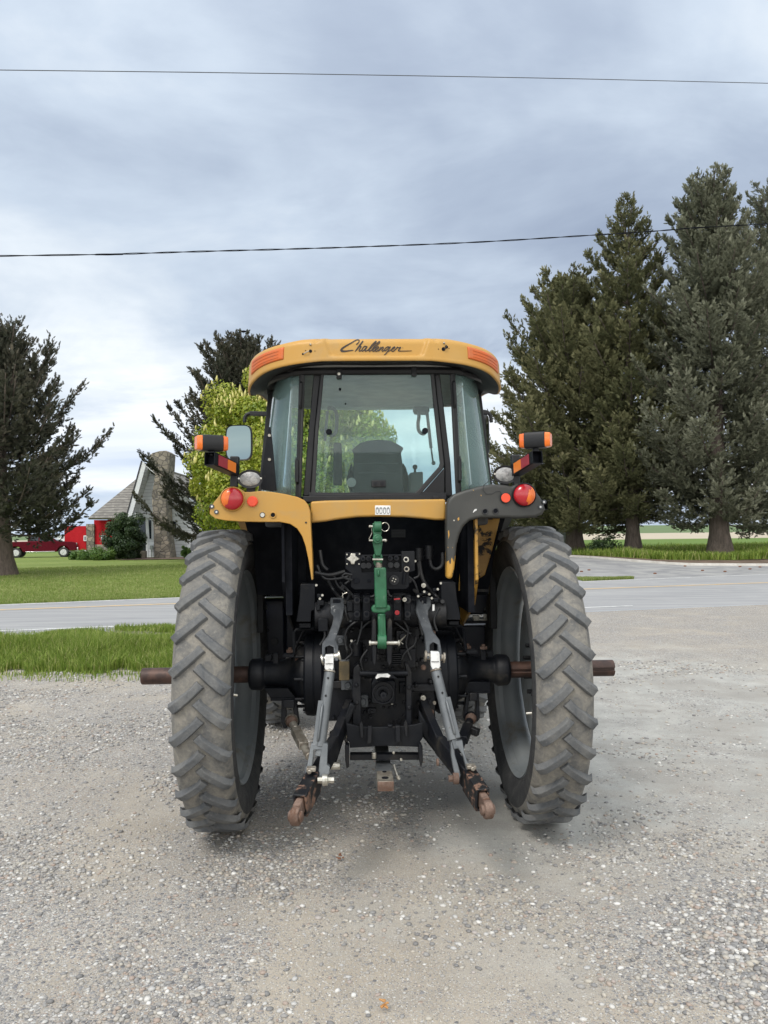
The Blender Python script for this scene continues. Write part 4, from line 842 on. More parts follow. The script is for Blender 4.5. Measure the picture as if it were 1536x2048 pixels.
ROWS = [(-.0, .016), (.0, .004), (.006, 0.0)]+[(t, .002+.012*t/.165+max(0, (t-.12)/.045)**2*.03) for t in np.linspace(.02, .155, 14)]+[(.165, .06), (.172, .09), (.178, .14), (.184, .22), (.190, .35)]
def roofpt(p, t, ins):
    b = lipz(p); top = 3.168-.015*abs(p.x)**2-max(0, abs(p.x)-.5)*.10-.02*max(0, p.y)
    z = b+(top-b)*(t/.172) if t > 0 else b; q = inset(p, ins)
    rec = 0
    if p.y < 0 and 0 < t < .175:      # shallow pressed panel that carries the lettering
        e = .29+.06*(t/.16); a = min(1, max(0, (e-abs(p.x+.0))/.025)); c_ = min(1, max(0, (t-.028)/.014)); rec = .020*(a*a*(3-2*a))*(c_*c_*(3-2*c_))
        if .38 < abs(p.x) < .40 and t > .13: z -= .008
    return Vector((q.x+XO, q.y+rec, z))
vs = []; fs = []
for (t, ins) in ROWS: vs += [roofpt(p, t, ins) for p in RG]
for j in range(len(ROWS)-1): fs += [(j*NR+i, j*NR+(i+1) % NR, (j+1)*NR+(i+1) % NR, (j+1)*NR+i) for i in range(NR)]
vs.append(Vector((XO, .6, 3.20))); j = len(ROWS)-1; fs += [(j*NR+i, j*NR+(i+1) % NR, len(vs)-1) for i in range(NR)]
roof = P('roof', MB().add(vs, fs), 'yellow', bev=0, ang=50)
vs = []; rr_ = [(.016, .001), (.030, -.002), (.10, .014), (.16, .02), (.20, .02)]
for (ins, dz) in rr_: vs += [Vector((inset(p, ins).x+XO, inset(p, ins).y, lipz(p)*(1-min(1, ins*3.5))+2.995*min(1, ins*3.5)+dz)) for p in RG]
fs = [(j*NR+i, (j+1)*NR+i, (j+1)*NR+(i+1) % NR, j*NR+(i+1) % NR) for j in range(len(rr_)-1) for i in range(NR)]
P('roof_underside', MB().add(vs, fs), 'plastic', roof, bev=0, ang=60)
hd = MB(); n = 60
vs = [Vector((inset(p, .20).x+XO, inset(p, .20).y, 3.008)) for p in RG]; hd.add(vs+[v+Vector((0, 0, .02)) for v in vs], [tuple(range(NR-1, -1, -1)), tuple(range(NR, 2*NR))]+[(i, (i+1) % NR, NR+(i+1) % NR, NR+i) for i in range(NR)])
P('headliner', hd, 'liner', roof, bev=0)
P('cab_top_rail', MB().tube(cr([(-.80, .45, 2.985), (-.765, .15, 2.985), (-.68, -.05, 2.985), (-.56, -.17, 2.985), (-.47, -.235, 2.985), (0, -.245, 2.985), (.47, -.235, 2.985), (.56, -.17, 2.985), (.68, -.05, 2.985), (.765, .15, 2.985), (.80, .45, 2.985)], 4), .026, 8), 'plastic', bev=0)
def wall_strip(x0, x1, t0, t1, off, n=40, rows=5, th=.014):
    # piece lying on the roof wall between two plan abscissae (rear side)
    seg = [p for p in RG if p.y < .5]; seg.sort(key=lambda p: p.x); xs = [p.x for p in seg]; s_ = 1 if x0 > 0 else -1
    cand = [p for p in seg if p.x*s_ > 0]; arc = [p for p in sorted(cand, key=lambda p: abs(p.x)*10+p.y if False else math.atan2(p.y-.6, abs(p.x)))]
    return arc
for sgn in (-1, 1):
    arc = [p for p in RG if p.x*sgn > .585 and p.y < -.17]; arc.sort(key=lambda p: abs(p.x))
    def strip(a, t0, t1, off, nr=6):
        V_ = []; n = len(a)
        for j in range(nr+1):
            t = t0+(t1-t0)*j/nr; e_ = min(j, nr-j)/nr
            for i, p in enumerate(a):
                ei = min(i, n-1-i); o_ = off*min(1, (min(j, nr-j)+.35)/1.1)*min(1, (ei+.35)/1.2)
                q = roofpt(p, t, .002+.012*t/.165+max(0, (t-.12)/.045)**2*.03); V_.append(q+(q-Vector((XO, .6, q.z))).normalized()*o_)
        return MB().add(V_, [(j*n+i, j*n+i+1, (j+1)*n+i+1, (j+1)*n+i) for j in range(nr) for i in range(n-1)])
    o = strip(arc, .044, .126, .007, 10); o = P('roof_lamp', o, 'amber_roof', roof, bev=0, ang=60); s_ = o.modifiers.new('thick', 'SOLIDIFY'); s_.thickness = .008
    for k in range(3): P('lens_rib', strip(arc[3:-3], .062+.020*k, .066+.020*k, .0095, 3), 'amber_roof', o, bev=0)
def RP(px, py, off=.004):      # point on the recessed rear face of the roof
    y = -.455
    for _ in range(3):
        q = L(px, py, y); t = max(.03, min(.15, (q.z-3.005)/(3.168-3.005)*.172)); xx = abs(q.x-XO)
        yo = np.interp(xx, [p[0] for p in OUT[:6]], [p[1] for p in OUT[:6]])
        rec = .020 if xx < .29 else 0; y = yo+.002+.012*t/.165+max(0, (t-.12)/.045)**2*.03+rec-off
    return L(px, py, y)
for (x, y, r_) in ((621, 702, .010), (606, 708, .007), (611, 701, .003), (630, 702, .003), (887, 698, .012), (893, 694, .010), (898, 697, .003), (877, 698, .003)):
    c_ = RP(x, y); P('roof_hole', MB().cyl(c_+Vector((0, .003, 0)), c_+Vector((0, -.0005, 0)), r_*1.0, n=16), 'void', roof, bev=0)
for (x, y) in ((621, 689), (888, 686)): c_ = RP(x, y); P('roof_screw', MB().ball(c_, .007), 'bare', roof, bev=0)
P('loose_plug', MB().tube([RP(607, 708, .01), RP(613, 704, .016), RP(618, 702, .012)], .003, 6), 'zinc', roof, bev=0); P('loose_plug', MB().tube([RP(889, 699, .01), RP(893, 694, .016), RP(892, 690, .012)], .004, 6), 'plastic', roof, bev=0)
# script lettering pressed on the roof
ST = [([(405, 180), (430, 165), (455, 135), (465, 105), (445, 91), (400, 100), (300, 158), (200, 215), (140, 258), (120, 290), (140, 308), (200, 310), (280, 300), (352, 292)], [10, 9, 8, 7, 8, 9, 10, 12, 15, 17, 16, 12, 10, 6]),
      ([(540, 112), (480, 190), (430, 258), (385, 318)], [10, 12, 10, 5]), ([(415, 285), (450, 242), (482, 215), (500, 222), (480, 258), (462, 290), (468, 310), (500, 298), (520, 280)], 8),
      ([(605, 222), (570, 215), (535, 248), (518, 285), (525, 310), (555, 292), (590, 250), (618, 215)], 8), ([(618, 215), (588, 270), (580, 300), (598, 308), (640, 280)], 8),
      ([(640, 280), (700, 200), (755, 140), (788, 117), (786, 140), (735, 198), (675, 262), (652, 298), (668, 310), (705, 285)], 7), ([(705, 285), (770, 200), (825, 140), (857, 120), (853, 146), (800, 205), (740, 270), (722, 300), (738, 312), (775, 290)], 7),
      ([(775, 290), (812, 265), (840, 240), (830, 222), (800, 240), (776, 275), (780, 306), (806, 308), (850, 280)], 7), ([(885, 225), (862, 268), (842, 310)], 7), ([(850, 296), (895, 248), (925, 228), (925, 252), (902, 290), (906, 308), (925, 305), (952, 285)], 7),
      ([(1045, 228), (1010, 226), (970, 250), (950, 285), (965, 302), (1000, 275), (1040, 238), (1070, 222)], 7), ([(1062, 225), (1030, 285), (985, 345), (942, 395)], [7, 7, 7, 9]), ([(1000, 325), (1045, 302), (1090, 270)], 5),
      ([(1090, 275), (1130, 255), (1152, 234), (1135, 226), (1102, 252), (1084, 288), (1098, 310), (1130, 303), (1158, 280)], 7), ([(1150, 290), (1188, 242), (1200, 230), (1216, 242), (1268, 234)], 7), ([(1262, 236), (1225, 278), (1218, 300), (1250, 306), (1330, 305), (1400, 303), (1475, 300)], [8, 8, 8, 6, 5, 4, 1.5])]
tx = MB()
for i, (pts, wd_) in enumerate(ST):
    if not isinstance(wd_, list): wd_ = [wd_]*len(pts)
    cp_ = cr([(a, b, 0) for a, b in pts], 5); wv = np.interp(np.linspace(0, len(pts)-1, len(cp_)), range(len(pts)), wd_)
    Lf = []; Rf = []
    for k, p in enumerate(cp_):
        d = (cp_[min(k+1, len(cp_)-1)]-cp_[max(k-1, 0)]); nn = Vector((-d.y, d.x, 0)).normalized()*wv[k]*1.22
        for side, lst in ((nn, Lf), (-nn, Rf)): q = p+side; lst.append(RP(670+q.x/9.6, 670+q.y/9.6, .0035+.0001*i))
    n = len(cp_); dd = Vector((0, .004, 0)); V_ = Lf+Rf+[v+dd for v in Lf]+[v+dd for v in Rf]; F_ = []
    for k in range(n-1): F_ += [(k, k+1, n+k+1, n+k), (k, 2*n+k, 2*n+k+1, k+1), (n+k, n+k+1, 3*n+k+1, 3*n+k)]
    F_ += [(0, n, 3*n, 2*n), (n-1, 3*n-1, 4*n-1, 2*n-1)]; tx.add(V_, F_)
c_ = RP(670+1303/9.6, 670+243/9.6, .004); tx.cyl(c_, c_+Vector((0, .003, 0)), .002, n=8)
P('lettering', tx, 'ink', roof, bev=0)
# interior
s = MB(); ys = .55
s.plate([(720, 886), (735, 881), (757, 879), (780, 881), (796, 888), (808, 896), (802, 905), (805, 925), (806, 950), (808, 990), (704, 990), (706, 940), (708, 905), (703, 900)], ys, .12); seat = P('seat', s, 'seat', bev=.03, seg=4)
s = MB(); s.plate([(701, 930), (696, 945), (693, 962), (700, 985), (818, 985), (819, 958), (812, 935), (806, 925), (806, 990), (704, 990), (705, 925)], ys+.02, .1); s.box((-.02, ys+.30, 1.98), (.5, .5, .14)); P('seat_cushion', s, 'seat', seat, bev=.02, seg=3)
P('armrest', MB().plate([(667, 885), (683, 885), (684, 970), (666, 970)], ys, .08), 'seat', seat, bev=.015, seg=3)
for yy in (906, 926, 945): P('seat_seam', MB().tube([L(x, yy+abs(x-757)*.03, ys-.004) for x in range(716, 800, 8)], .0035, 5), 'interior', seat, bev=0)
disc(703, 965, ys-.05, .035, .02, 'liner', 'seat_knob', seat)
s = MB(); s.plate([(820, 945), (846, 943), (847, 990), (818, 990)], ys+.1, .2); cs_ = P('console', s, 'interior', bev=.01); P('joystick', MB().cyl(L(830, 945, ys+.15), L(830, 936, ys+.15), .01).ball(L(830, 934, ys+.15), .02), 'plastic', cs_, bev=0)
P('grab_handle', MB().tube(cr([L(x, y, .9) for x, y in ((835, 822), (838, 832), (836, 848), (838, 862), (846, 868), (851, 864))], 4), .014, 8), 'interior', bev=0)
P('grab_handle', MB().tube(cr([L(x, y, .9) for x, y in ((655, 818), (665, 816), (673, 828), (673, 855), (669, 868), (660, 870))], 4), .014, 8), 'interior', bev=0)
P('gas_strut', MB().cyl(L(854, 824, .2), L(862, 895, .0), .011).cyl(L(862, 895, .0), L(866, 924, -.1), .006).ball(L(867, 926, -.1), .014), 'interior', bev=0)
P('gas_strut', MB().cyl(L(655, 823, .2), L(650, 880, .05), .010), 'interior', bev=0)
P('roof_console', MB().plate([(828, 812), (858, 812), (860, 823), (832, 822)], .9, .2), 'interior', bev=.01)
P('dashboard', MB().box((0, 1.15, 2.02), (.5, .25, .3)).box((0, .9, 1.75), (1.2, .9, .1)).box((-.66, .2, 2.05), (.20, .6, .16)).box((.62, .3, 2.05), (.24, .8, .16)), 'interior', bev=.02)
wh = MB(); cw = Vector((0, .98, 2.22)); a_, b_ = Vector((1, 0, 0)), Vector((0, .5, .85)); wh.tube([cw+a_*math.cos(t)*.2+b_*math.sin(t)*.2*.3 for t in np.linspace(0, 2*math.pi, 33)[:-1]], .014, 8, True); wh.cyl(cw, cw+Vector((0, .15, -.25)), .03); P('steering_wheel', wh, 'plastic', bev=0)
# hood, nose
P('hood', MB().ext([(-.36, 1.36, 1.45), (-.37, 1.36, 1.88), (-.28, 1.36, 1.99), (0, 1.36, 2.02), (.28, 1.36, 1.99), (.37, 1.36, 1.88), (.36, 1.36, 1.45)], (0, 2.05, -.16)), 'yellow', bev=.03, seg=3)
P('engine', MB().box((0, 2.3, 1.15), (.55, 1.9, .75)), 'void', bev=.01)
P('front_axle', MB().box((0, 2.78, .62), (1.7, .14, .16)).box((0, 2.78, .8), (.3, .5, .3)), 'casting', bev=.02)
# mirrors
for sgn in (-1, 1):
    ym = 1.28
    if sgn < 0:
        c_ = L(477, 885, ym); hw, hh, rz = .112, .150, R(-6)
        arm = cr([L(x, y, ym) for x, y in ((535, 828), (515, 827), (500, 827), (491, 832), (489, 845))], 4)
    else:
        c_ = L(976, 868, ym-.1); hw, hh, rz = .112, .155, R(74)
        arm = cr([L(x, y, ym-.1) for x, y in ((955, 824), (970, 823), (980, 830), (983, 845))], 4)
    P('mirror_arm', MB().tube(arm, .016, 8).bar(arm[0], arm[len(arm)//2], .05, .035), 'plastic', bev=.004)
    rm_ = Matrix.Rotation(rz, 3, 'Z'); o_ = []
    for t in np.linspace(0, 2*math.pi, 41)[:-1]:
        cx, sx = math.cos(t), math.sin(t); o_.append((math.copysign(abs(cx)**.42, cx)*hw, math.copysign(abs(sx)**.42, sx)*hh))
    n = 40; b = MB(); r0_ = [c_+rm_ @ Vector((x, 0, z)) for x, z in o_]; r1 = [c_+rm_ @ Vector((x*1.02, .03, z*1.02)) for x, z in o_]; r2 = [c_+rm_ @ Vector((x*.8, .07, z*.85)) for x, z in o_]; ri = [c_+rm_ @ Vector((x*.93, .004, z*.95)) for x, z in o_]
    b.add(ri+r0_+r1+r2, [(j*n+i, j*n+(i+1) % n, (j+1)*n+(i+1) % n, (j+1)*n+i) for j in range(3) for i in range(n)]+[tuple(range(3*n, 4*n))])
    mi_ = P('mirror', b, 'plastic', bev=0)
    P('mirror_glass', MB().ext([c_+rm_ @ Vector((x*.935, .004, z*.952)) for x, z in o_], rm_ @ Vector((0, .004, 0))), 'mirror', mi_, bev=0)
# ================================================================ ground
FAR0, FARS = 27.2, .40                     # far road edge line Y = FAR0 + FARS X
def nearl(x): return 18.24+.27*x
def yel(x): return 24+.30*x
def farl(x): return FAR0+FARS*x
def gz(s): 
    t = max(0., min(1., s/15.)); return .35*t*t*(3-2*t)
def gzxy(x, y): return gz(y-farl(x))
def sheet(name, fy0, fy1, x0, x1, nx, ny, z, mat, kind='structure', label=None, cat=None, bumpy=0):
    V = []; rng = np.random.RandomState(4)
    for i in range(nx+1):
        x = x0+(x1-x0)*i/nx; a, b = fy0(x), fy1(x)
        for j in range(ny+1):
            y = a+(b-a)*j/ny; V.append((x, y, z(x, y)))
    Fc = [(i*(ny+1)+j, (i+1)*(ny+1)+j, (i+1)*(ny+1)+j+1, i*(ny+1)+j+1) for i in range(nx) for j in range(ny)]
    o = np_mesh(name, V, Fc, mat, smooth=True); o['kind'] = kind
    return o
def c(v): return lambda x: v
# materials of the ground
def gravel_mat():
    t = NT('gravel_surface'); P0 = t.tc.outputs['Object']
    warp = t.noise(1.1, 5, .6); w2 = t.noise(.55, 4, .6, .5)
    def ell(cx, cy, rx, ry, rot=0, soft=1.2):
        mp = t.n('ShaderNodeMapping'); mp.vector_type = 'TEXTURE'; mp.inputs['Location'].default_value = (cx, cy, 0); mp.inputs['Scale'].default_value = (rx, ry, 1e3); mp.inputs['Rotation'].default_value = (0, 0, rot)
        t.l(P0, mp.inputs[0]); ln = t.n('ShaderNodeVectorMath'); ln.operation = 'LENGTH'; t.l(mp.outputs[0], ln.inputs[0])
        d = t.math('ADD', ln.outputs['Value'], t.math('MULTIPLY', t.math('SUBTRACT', t.noise(2.2, 6, .65), .5), 1.3))
        return t.math('MULTIPLY', t.math('SUBTRACT', 1.15, d), soft, True)
    dirt = ell(.15, 3.3, .75, 1.5, .1); dirt2 = ell(1.6, 2.9, .42, .5, .6); dirt3 = ell(-1.6, 5.6, .5, 1.3, -.2)
    packed = ell(2.6, 8.5, 3.4, 5.0, -.35, 1.6); packed2 = ell(.75, 5.2, .85, .95, 0, 1.6)
    loose = ell(2.25, 3.45, 1.05, .95, -.5, 2.0)
    dcol = t.ramp(t.noise(1.6, 6, .6), [(.3, (.32, .278, .22)), (.7, (.44, .392, .32))])
    pcol = t.ramp(t.noise(2.5, 7, .65), [(.3, (.29, .285, .262)), (.7, (.46, .452, .415))])
    def stones(sc_, seed, p=(0, 0, 0)):
        v = t.voro(sc_, t.vec((1, 1, .5), p)); sp = t.n('ShaderNodeSeparateColor'); t.l(v.outputs['Color'], sp.inputs[0])
        col = t.ramp(sp.outputs[0], [(0, (.13, .13, .135)), (.25, (.225, .222, .225)), (.5, (.33, .318, .295)), (.68, (.42, .395, .345)), (.8, (.33, .255, .205)), (.9, (.50, .49, .46)), (1, (.64, .63, .60))])
        h = t.math('SUBTRACT', 1, t.math('MULTIPLY', v.outputs['Distance'], 1.25), True)
        return col, h, sp.outputs[1], v.outputs['Distance']
    c1, h1, r1, d1 = stones(46, 0); c2_, h2, r2, d2 = stones(95, 1, (3, 5, 1)); c3, h3, r3, d3 = stones(210, 2, (1, 9, 4))
    dens = t.math('ADD', t.ramp(t.noise(.9, 6, .62, .6), [(.36, .08), (.60, .92)]), 0)
    dd = t.math('MAXIMUM', t.math('MAXIMUM', dirt, dirt2), t.math('MULTIPLY', dirt3, .6)); pk = t.math('MAXIMUM', packed, packed2)
    den = t.math('SUBTRACT', t.math('SUBTRACT', dens, t.math('MULTIPLY', dd, .72)), t.math('MULTIPLY', pk, .55)); den = t.math('ADD', den, t.math('MULTIPLY', loose, .9), True)
    base = t.mix(pk, dcol, pcol); base = t.mix(t.ramp(t.noise(.8, 5, .6, 1), [(.45, 0.0), (.6, .55)]), base, (.27, .25, .22))
    m3 = t.math('MULTIPLY', t.math('LESS_THAN', r3, t.math('ADD', .35, t.math('MULTIPLY', den, .5))), t.math('SUBTRACT', .75, t.math('MULTIPLY', pk, .45)))
    col = t.mix(m3, base, c3)
    m2 = t.math('MULTIPLY', t.math('LESS_THAN', r2, t.math('MULTIPLY', den, .9)), t.math('LESS_THAN', d2, .52)); col = t.mix(t.math('MULTIPLY', m2, .9), col, c2_)
    m1 = t.math('MULTIPLY', t.math('LESS_THAN', r1, t.math('MULTIPLY', den, .75)), t.math('LESS_THAN', d1, .5)); col = t.mix(t.math('MULTIPLY', m1, .92), col, c1)
    rs = t.ramp(t.noise(6, 5, .7), [(.66, 0.0), (.74, .5)]); col = t.mix(rs, col, (.27, .19, .145))
    t.set('Base Color', col); t.set('Roughness', .9); t.set('Specular IOR Level', .25)
    hh = t.math('ADD', t.math('ADD', t.math('MULTIPLY', t.math('MULTIPLY', m1, h1), 1.0), t.math('MULTIPLY', t.math('MULTIPLY', m2, h2), .5)), t.math('MULTIPLY', h3, .22))
    hh = t.math('ADD', hh, t.math('MULTIPLY', t.noise(14, 6, .7), .8))
    t.set('Normal', t.bump(hh, .75, .010)); return t.m
def asphalt_mat():
    t = NT('worn_asphalt'); v = t.vec((.25, 3.2, 1), rot=(0, 0, -.285)); st = t.noise(1.1, 6, .6, .2, v=v)
    col = t.ramp(st, [(.3, (.22, .222, .228)), (.52, (.31, .31, .31)), (.72, (.38, .375, .365))])
    col = t.mix(t.math('MULTIPLY', t.noise(60, 4, .7), .45), col, (.26, .258, .255)); col = t.mix(t.ramp(t.noise(.5, 6, .7, 1), [(.5, 0.0), (.7, .35)]), col, (.42, .41, .39))
    t.set('Base Color', col); t.set('Roughness', .85); t.set('Normal', t.bump(t.noise(120, 3), .4, .004)); return t.m
def drive_mat():
    t = NT('driveway_asphalt'); col = t.ramp(t.noise(.8, 7, .65, .5), [(.35, (.20, .20, .205)), (.65, (.33, .325, .31))]); col = t.mix(t.ramp(t.noise(9, 5, .7), [(.6, 0.0), (.72, .6)]), col, (.36, .34, .30))
    t.set('Base Color', col); t.set('Roughness', .9); return t.m
def lawn_mat(name, a, b, cc, str_=.0, sy=1):
    t = NT(name); n1 = t.noise(.22, 6, .6, .5, v=t.vec((.5, 1.6, 1))); n2 = t.noise(9, 6, .75, v=t.vec((.7, 1.6, 1))); n3 = t.noise(1.2, 5, .7, v=t.vec((.4, 2, 1), (4, 1, 0)))
    col = t.ramp(n1, [(.35, a), (.5, b), (.68, cc)]); col = t.mix(t.ramp(n2, [(.35, .0), (.7, .65)]), col, tuple(x*.62 for x in b)); col = t.mix(t.ramp(n3, [(.5, 0.0), (.72, .55)]), col, tuple(x*1.25 for x in cc))
    t.set('Base Color', col); t.set('Roughness', .9); t.set('Specular IOR Level', .15); t.set('Normal', t.bump(t.noise(26, 5, .8), .9, .05)); return t.m
def plain(name, stops, scale, v=(1, 1, 1), bump=.3, bs=30, bd=.02, rough=.9):
    t = NT(name); t.set('Base Color', t.ramp(t.noise(scale, 7, .65, .4, v=t.vec(v)), stops)); t.set('Roughness', rough); t.set('Specular IOR Level', .2)
    t.set('Normal', t.bump(t.noise(bs, 5, .7), bump, bd)); return t.m
M['gravel'] = gravel_mat(); M['asphalt'] = asphalt_mat(); M['drive'] = drive_mat()
M['lawn'] = lawn_mat('mown_lawn', (.15, .21, .05), (.19, .25, .06), (.27, .31, .10))
M['verge'] = lawn_mat('verge_soil', (.14, .17, .06), (.22, .22, .13), (.34, .32, .25))
M['soil'] = plain('needle_litter', [(.3, (.085, .062, .045)), (.7, (.19, .14, .105))], 1.5)
M['tan'] = plain('bare_field', [(.3, (.40, .34, .25)), (.7, (.50, .44, .34))], .05, (.3, 2, 1))
M['crop'] = plain('green_field', [(.3, (.09, .15, .025)), (.7, (.14, .21, .045))], .2, (.3, 2, 1))
M['hillg'] = plain('hill_grass', [(.3, (.10, .16, .06)), (.7, (.16, .20, .10))], .02)
t = NT('road_paint_white'); n = t.noise(5, 7, .75); t.set('Base Color', t.mix(t.ramp(n, [(.42, 0.0), (.62, .8)]), (.78, .78, .75), (.36, .36, .36))); t.set('Roughness', .7); M['pwhite'] = t.m
t = NT('road_paint_yellow'); n = t.noise(5, 7, .75); t.set('Base Color', t.mix(t.ramp(n, [(.42, 0.0), (.62, .8)]), (.62, .42, .18), (.38, .37, .34))); t.set('Roughness', .7); M['pyel'] = t.m
# gravel lot: finely undulating near the lens, flat beyond
def lotz(x, y):
    return 0 if y > 12 else .006*math.sin(x*2.1+y*1.3)*math.sin(y*2.7-x)*(1 if y < 10 else (12-y)/2)-.004
sheet('gravel_lot', c(-6), lambda x: nearl(x)-.9, -24, 30, 180, 90, lotz, M['gravel'])
# the foreshoulder where the lot meets the road, then the road with its crown and markings
rdz = lambda x, y: .006
sheet('road', lambda x: nearl(x)-.9, farl, -160, 160, 200, 16, rdz, M['asphalt'])
def line(name, f, w, x0, x1, m_, z=.012): o = sheet(name, lambda x: f(x)-w/2, lambda x: f(x)+w/2, x0, x1, 60, 1, lambda x, y: z, m_); return o
line('road_marking', nearl, .13, -60, -5.2, M['pwhite']); line('road_marking', nearl, .13, 4.6, 6.4, M['pwhite']); line('road_marking', lambda x: yel(x), .28, -80, 100, M['pyel']); line('road_marking', lambda x: farl(x)-.35, .15, -80, 100, M['pwhite'])
# kerb line of the far side, measured in metres beyond the road
KX = [(-200, 0), (2.0, 0), (3.0, 2.0), (4.5, 14.5), (7.5, 15.5), (9.0, 14.0), (12.5, 10.5), (15.5, 8.4), (18.5, 7.6), (23, 7.2), (60, 4), (200, 0)]
# solve kerb from the picture: pixel -> ground point on the rising bank
def onbank(px, py):
    d = ray(px, py); t0, t1 = 10., 400.
    for _ in range(60):
        tm = (t0+t1)/2; p = CAM+d*tm
        if p.z > gzxy(p.x, p.y): t0 = tm
        else: t1 = tm
    return CAM+d*t0
kb = [onbank(x, y) for x, y in ((1110, 1113), (1150, 1114.5), (1200, 1118), (1250, 1122), (1300, 1126), (1340, 1129), (1380, 1131), (1440, 1131.5), (1536, 1132))]
kx = np.array([p.x for p in kb]); ky = np.array([p.y for p in kb])
def kerby(x): return float(np.interp(x, kx, ky)) if x <= kx[-1] else ky[-1]+(x-kx[-1])*.38
DX0 = kx[0]
zb = lambda x, y: gzxy(x, y)
sheet('driveway', farl, kerby, 1.5, 60, 150, 24, zb, M['drive'])
sheet('lawn', farl, lambda x: farl(x)+70, -150, 1.5, 300, 60, zb, M['lawn'])
sheet('verge_bank', lambda x: kerby(x), lambda x: farl(x)+70, 1.5, 60, 120, 50, zb, M['crop'])
sheet('far_field_near', lambda x: farl(x)+70, c(165), -150, 60, 40, 8, lambda x, y: .35, M['crop'])
sheet('side_ground', farl, c(165), 60, 160, 30, 30, zb, M['crop'])
sheet('bare_field', c(165), c(420), -600, 600, 40, 8, lambda x, y: .35+max(0, y-165)*.0035, M['tan'])
sheet('left_ground', lambda x: min(farl(x), 164), c(165), -600, -150, 30, 10, lambda x, y: .3, M['crop'])
sheet('right_ground', lambda x: farl(160) if farl(x) > 0 else 0, c(165), 160, 600, 10, 10, lambda x, y: .3, M['crop'])
sheet('hills', c(420), c(2600), -2600, 2600, 120, 14, lambda x, y: 1.25+(y-420)*.006+9*math.sin(x*.0021+1)*min(1, (y-420)/900)*(.5+.5*math.sin(y*.002)), M['hillg'])
sheet('outer_ground', c(-160), c(-6), -160, 160, 20, 20, lambda x, y: -.01, M['gravel'])
for x0, x1 in ((-160, -24), (30, 160)): sheet('outer_ground', c(-6), lambda x: max(-6, nearl(x)-.9), x0, x1, 30, 6, lambda x, y: -.004, M['gravel'])
# litter under the spruces and beside the kerb, a flower-bed of bark at the house
sheet('needle_bed', lambda x: kerby(x)+.12, lambda x: kerby(x)+4.5+1.2*math.sin(x*.9), kx[0], 40, 120, 8, lambda x, y: gzxy(x, y)+.03+.10*math.exp(-((y-kerby(x)-2)/1.5)**2), M['soil'])
# kerb
def kerb():
    V = []; Fq = []; xs = np.linspace(kx[0], 40, 90)
    for x in xs:
        y = kerby(x); z = gzxy(x, y)
        V += [(x, y-.07, z-.05), (x, y-.06, z+.12), (x, y+.10, z+.13), (x, y+.12, z-.05)]
    for i in range(len(xs)-1):
        for k in range(3): Fq.append((i*4+k, i*4+k+1, i*4+5+k, i*4+4+k))
    o = np_mesh('kerb', V, Fq, plain('pale_concrete', [(.3, (.38, .36, .32)), (.7, (.52, .50, .46))], 3)); o['kind'] = 'structure'; return o
kerb()
# small grass island by the road on the right
gi0 = onbank(1150, 1161); gi1 = onbank(1236, 1158); gi2 = onbank(1160, 1147)
# ---------------------------------------------------------------- stones
rng = np.random.RandomState(11)
def ico():
    p = (1+5**.5)/2; v = np.array([(-1, p, 0), (1, p, 0), (-1, -p, 0), (1, -p, 0), (0, -1, p), (0, 1, p), (0, -1, -p), (0, 1, -p), (p, 0, -1), (p, 0, 1), (-p, 0, -1), (-p, 0, 1)], float)
    v /= np.linalg.norm(v[0]); f = np.array([(0, 11, 5), (0, 5, 1), (0, 1, 7), (0, 7, 10), (0, 10, 11), (1, 5, 9), (5, 11, 4), (11, 10, 2), (10, 7, 6), (7, 1, 8), (3, 9, 4), (3, 4, 2), (3, 2, 6), (3, 6, 8), (3, 8, 9), (4, 9, 5), (2, 4, 11), (6, 2, 10), (8, 6, 7), (9, 8, 1)]); return v, f
def vnoise(x, y, s, seed):
    r = np.random.RandomState(seed); T = r.rand(64, 64); u = x*s+100; v = y*s+100; i = np.floor(u).astype(int); j = np.floor(v).astype(int); a = u-i; b = v-j; a = a*a*(3-2*a); b = b*b*(3-2*b)
    g = lambda p, q: T[p % 64, q % 64]
    return (g(i, j)*(1-a)+g(i+1, j)*a)*(1-b)+(g(i, j+1)*(1-a)+g(i+1, j+1)*a)*b
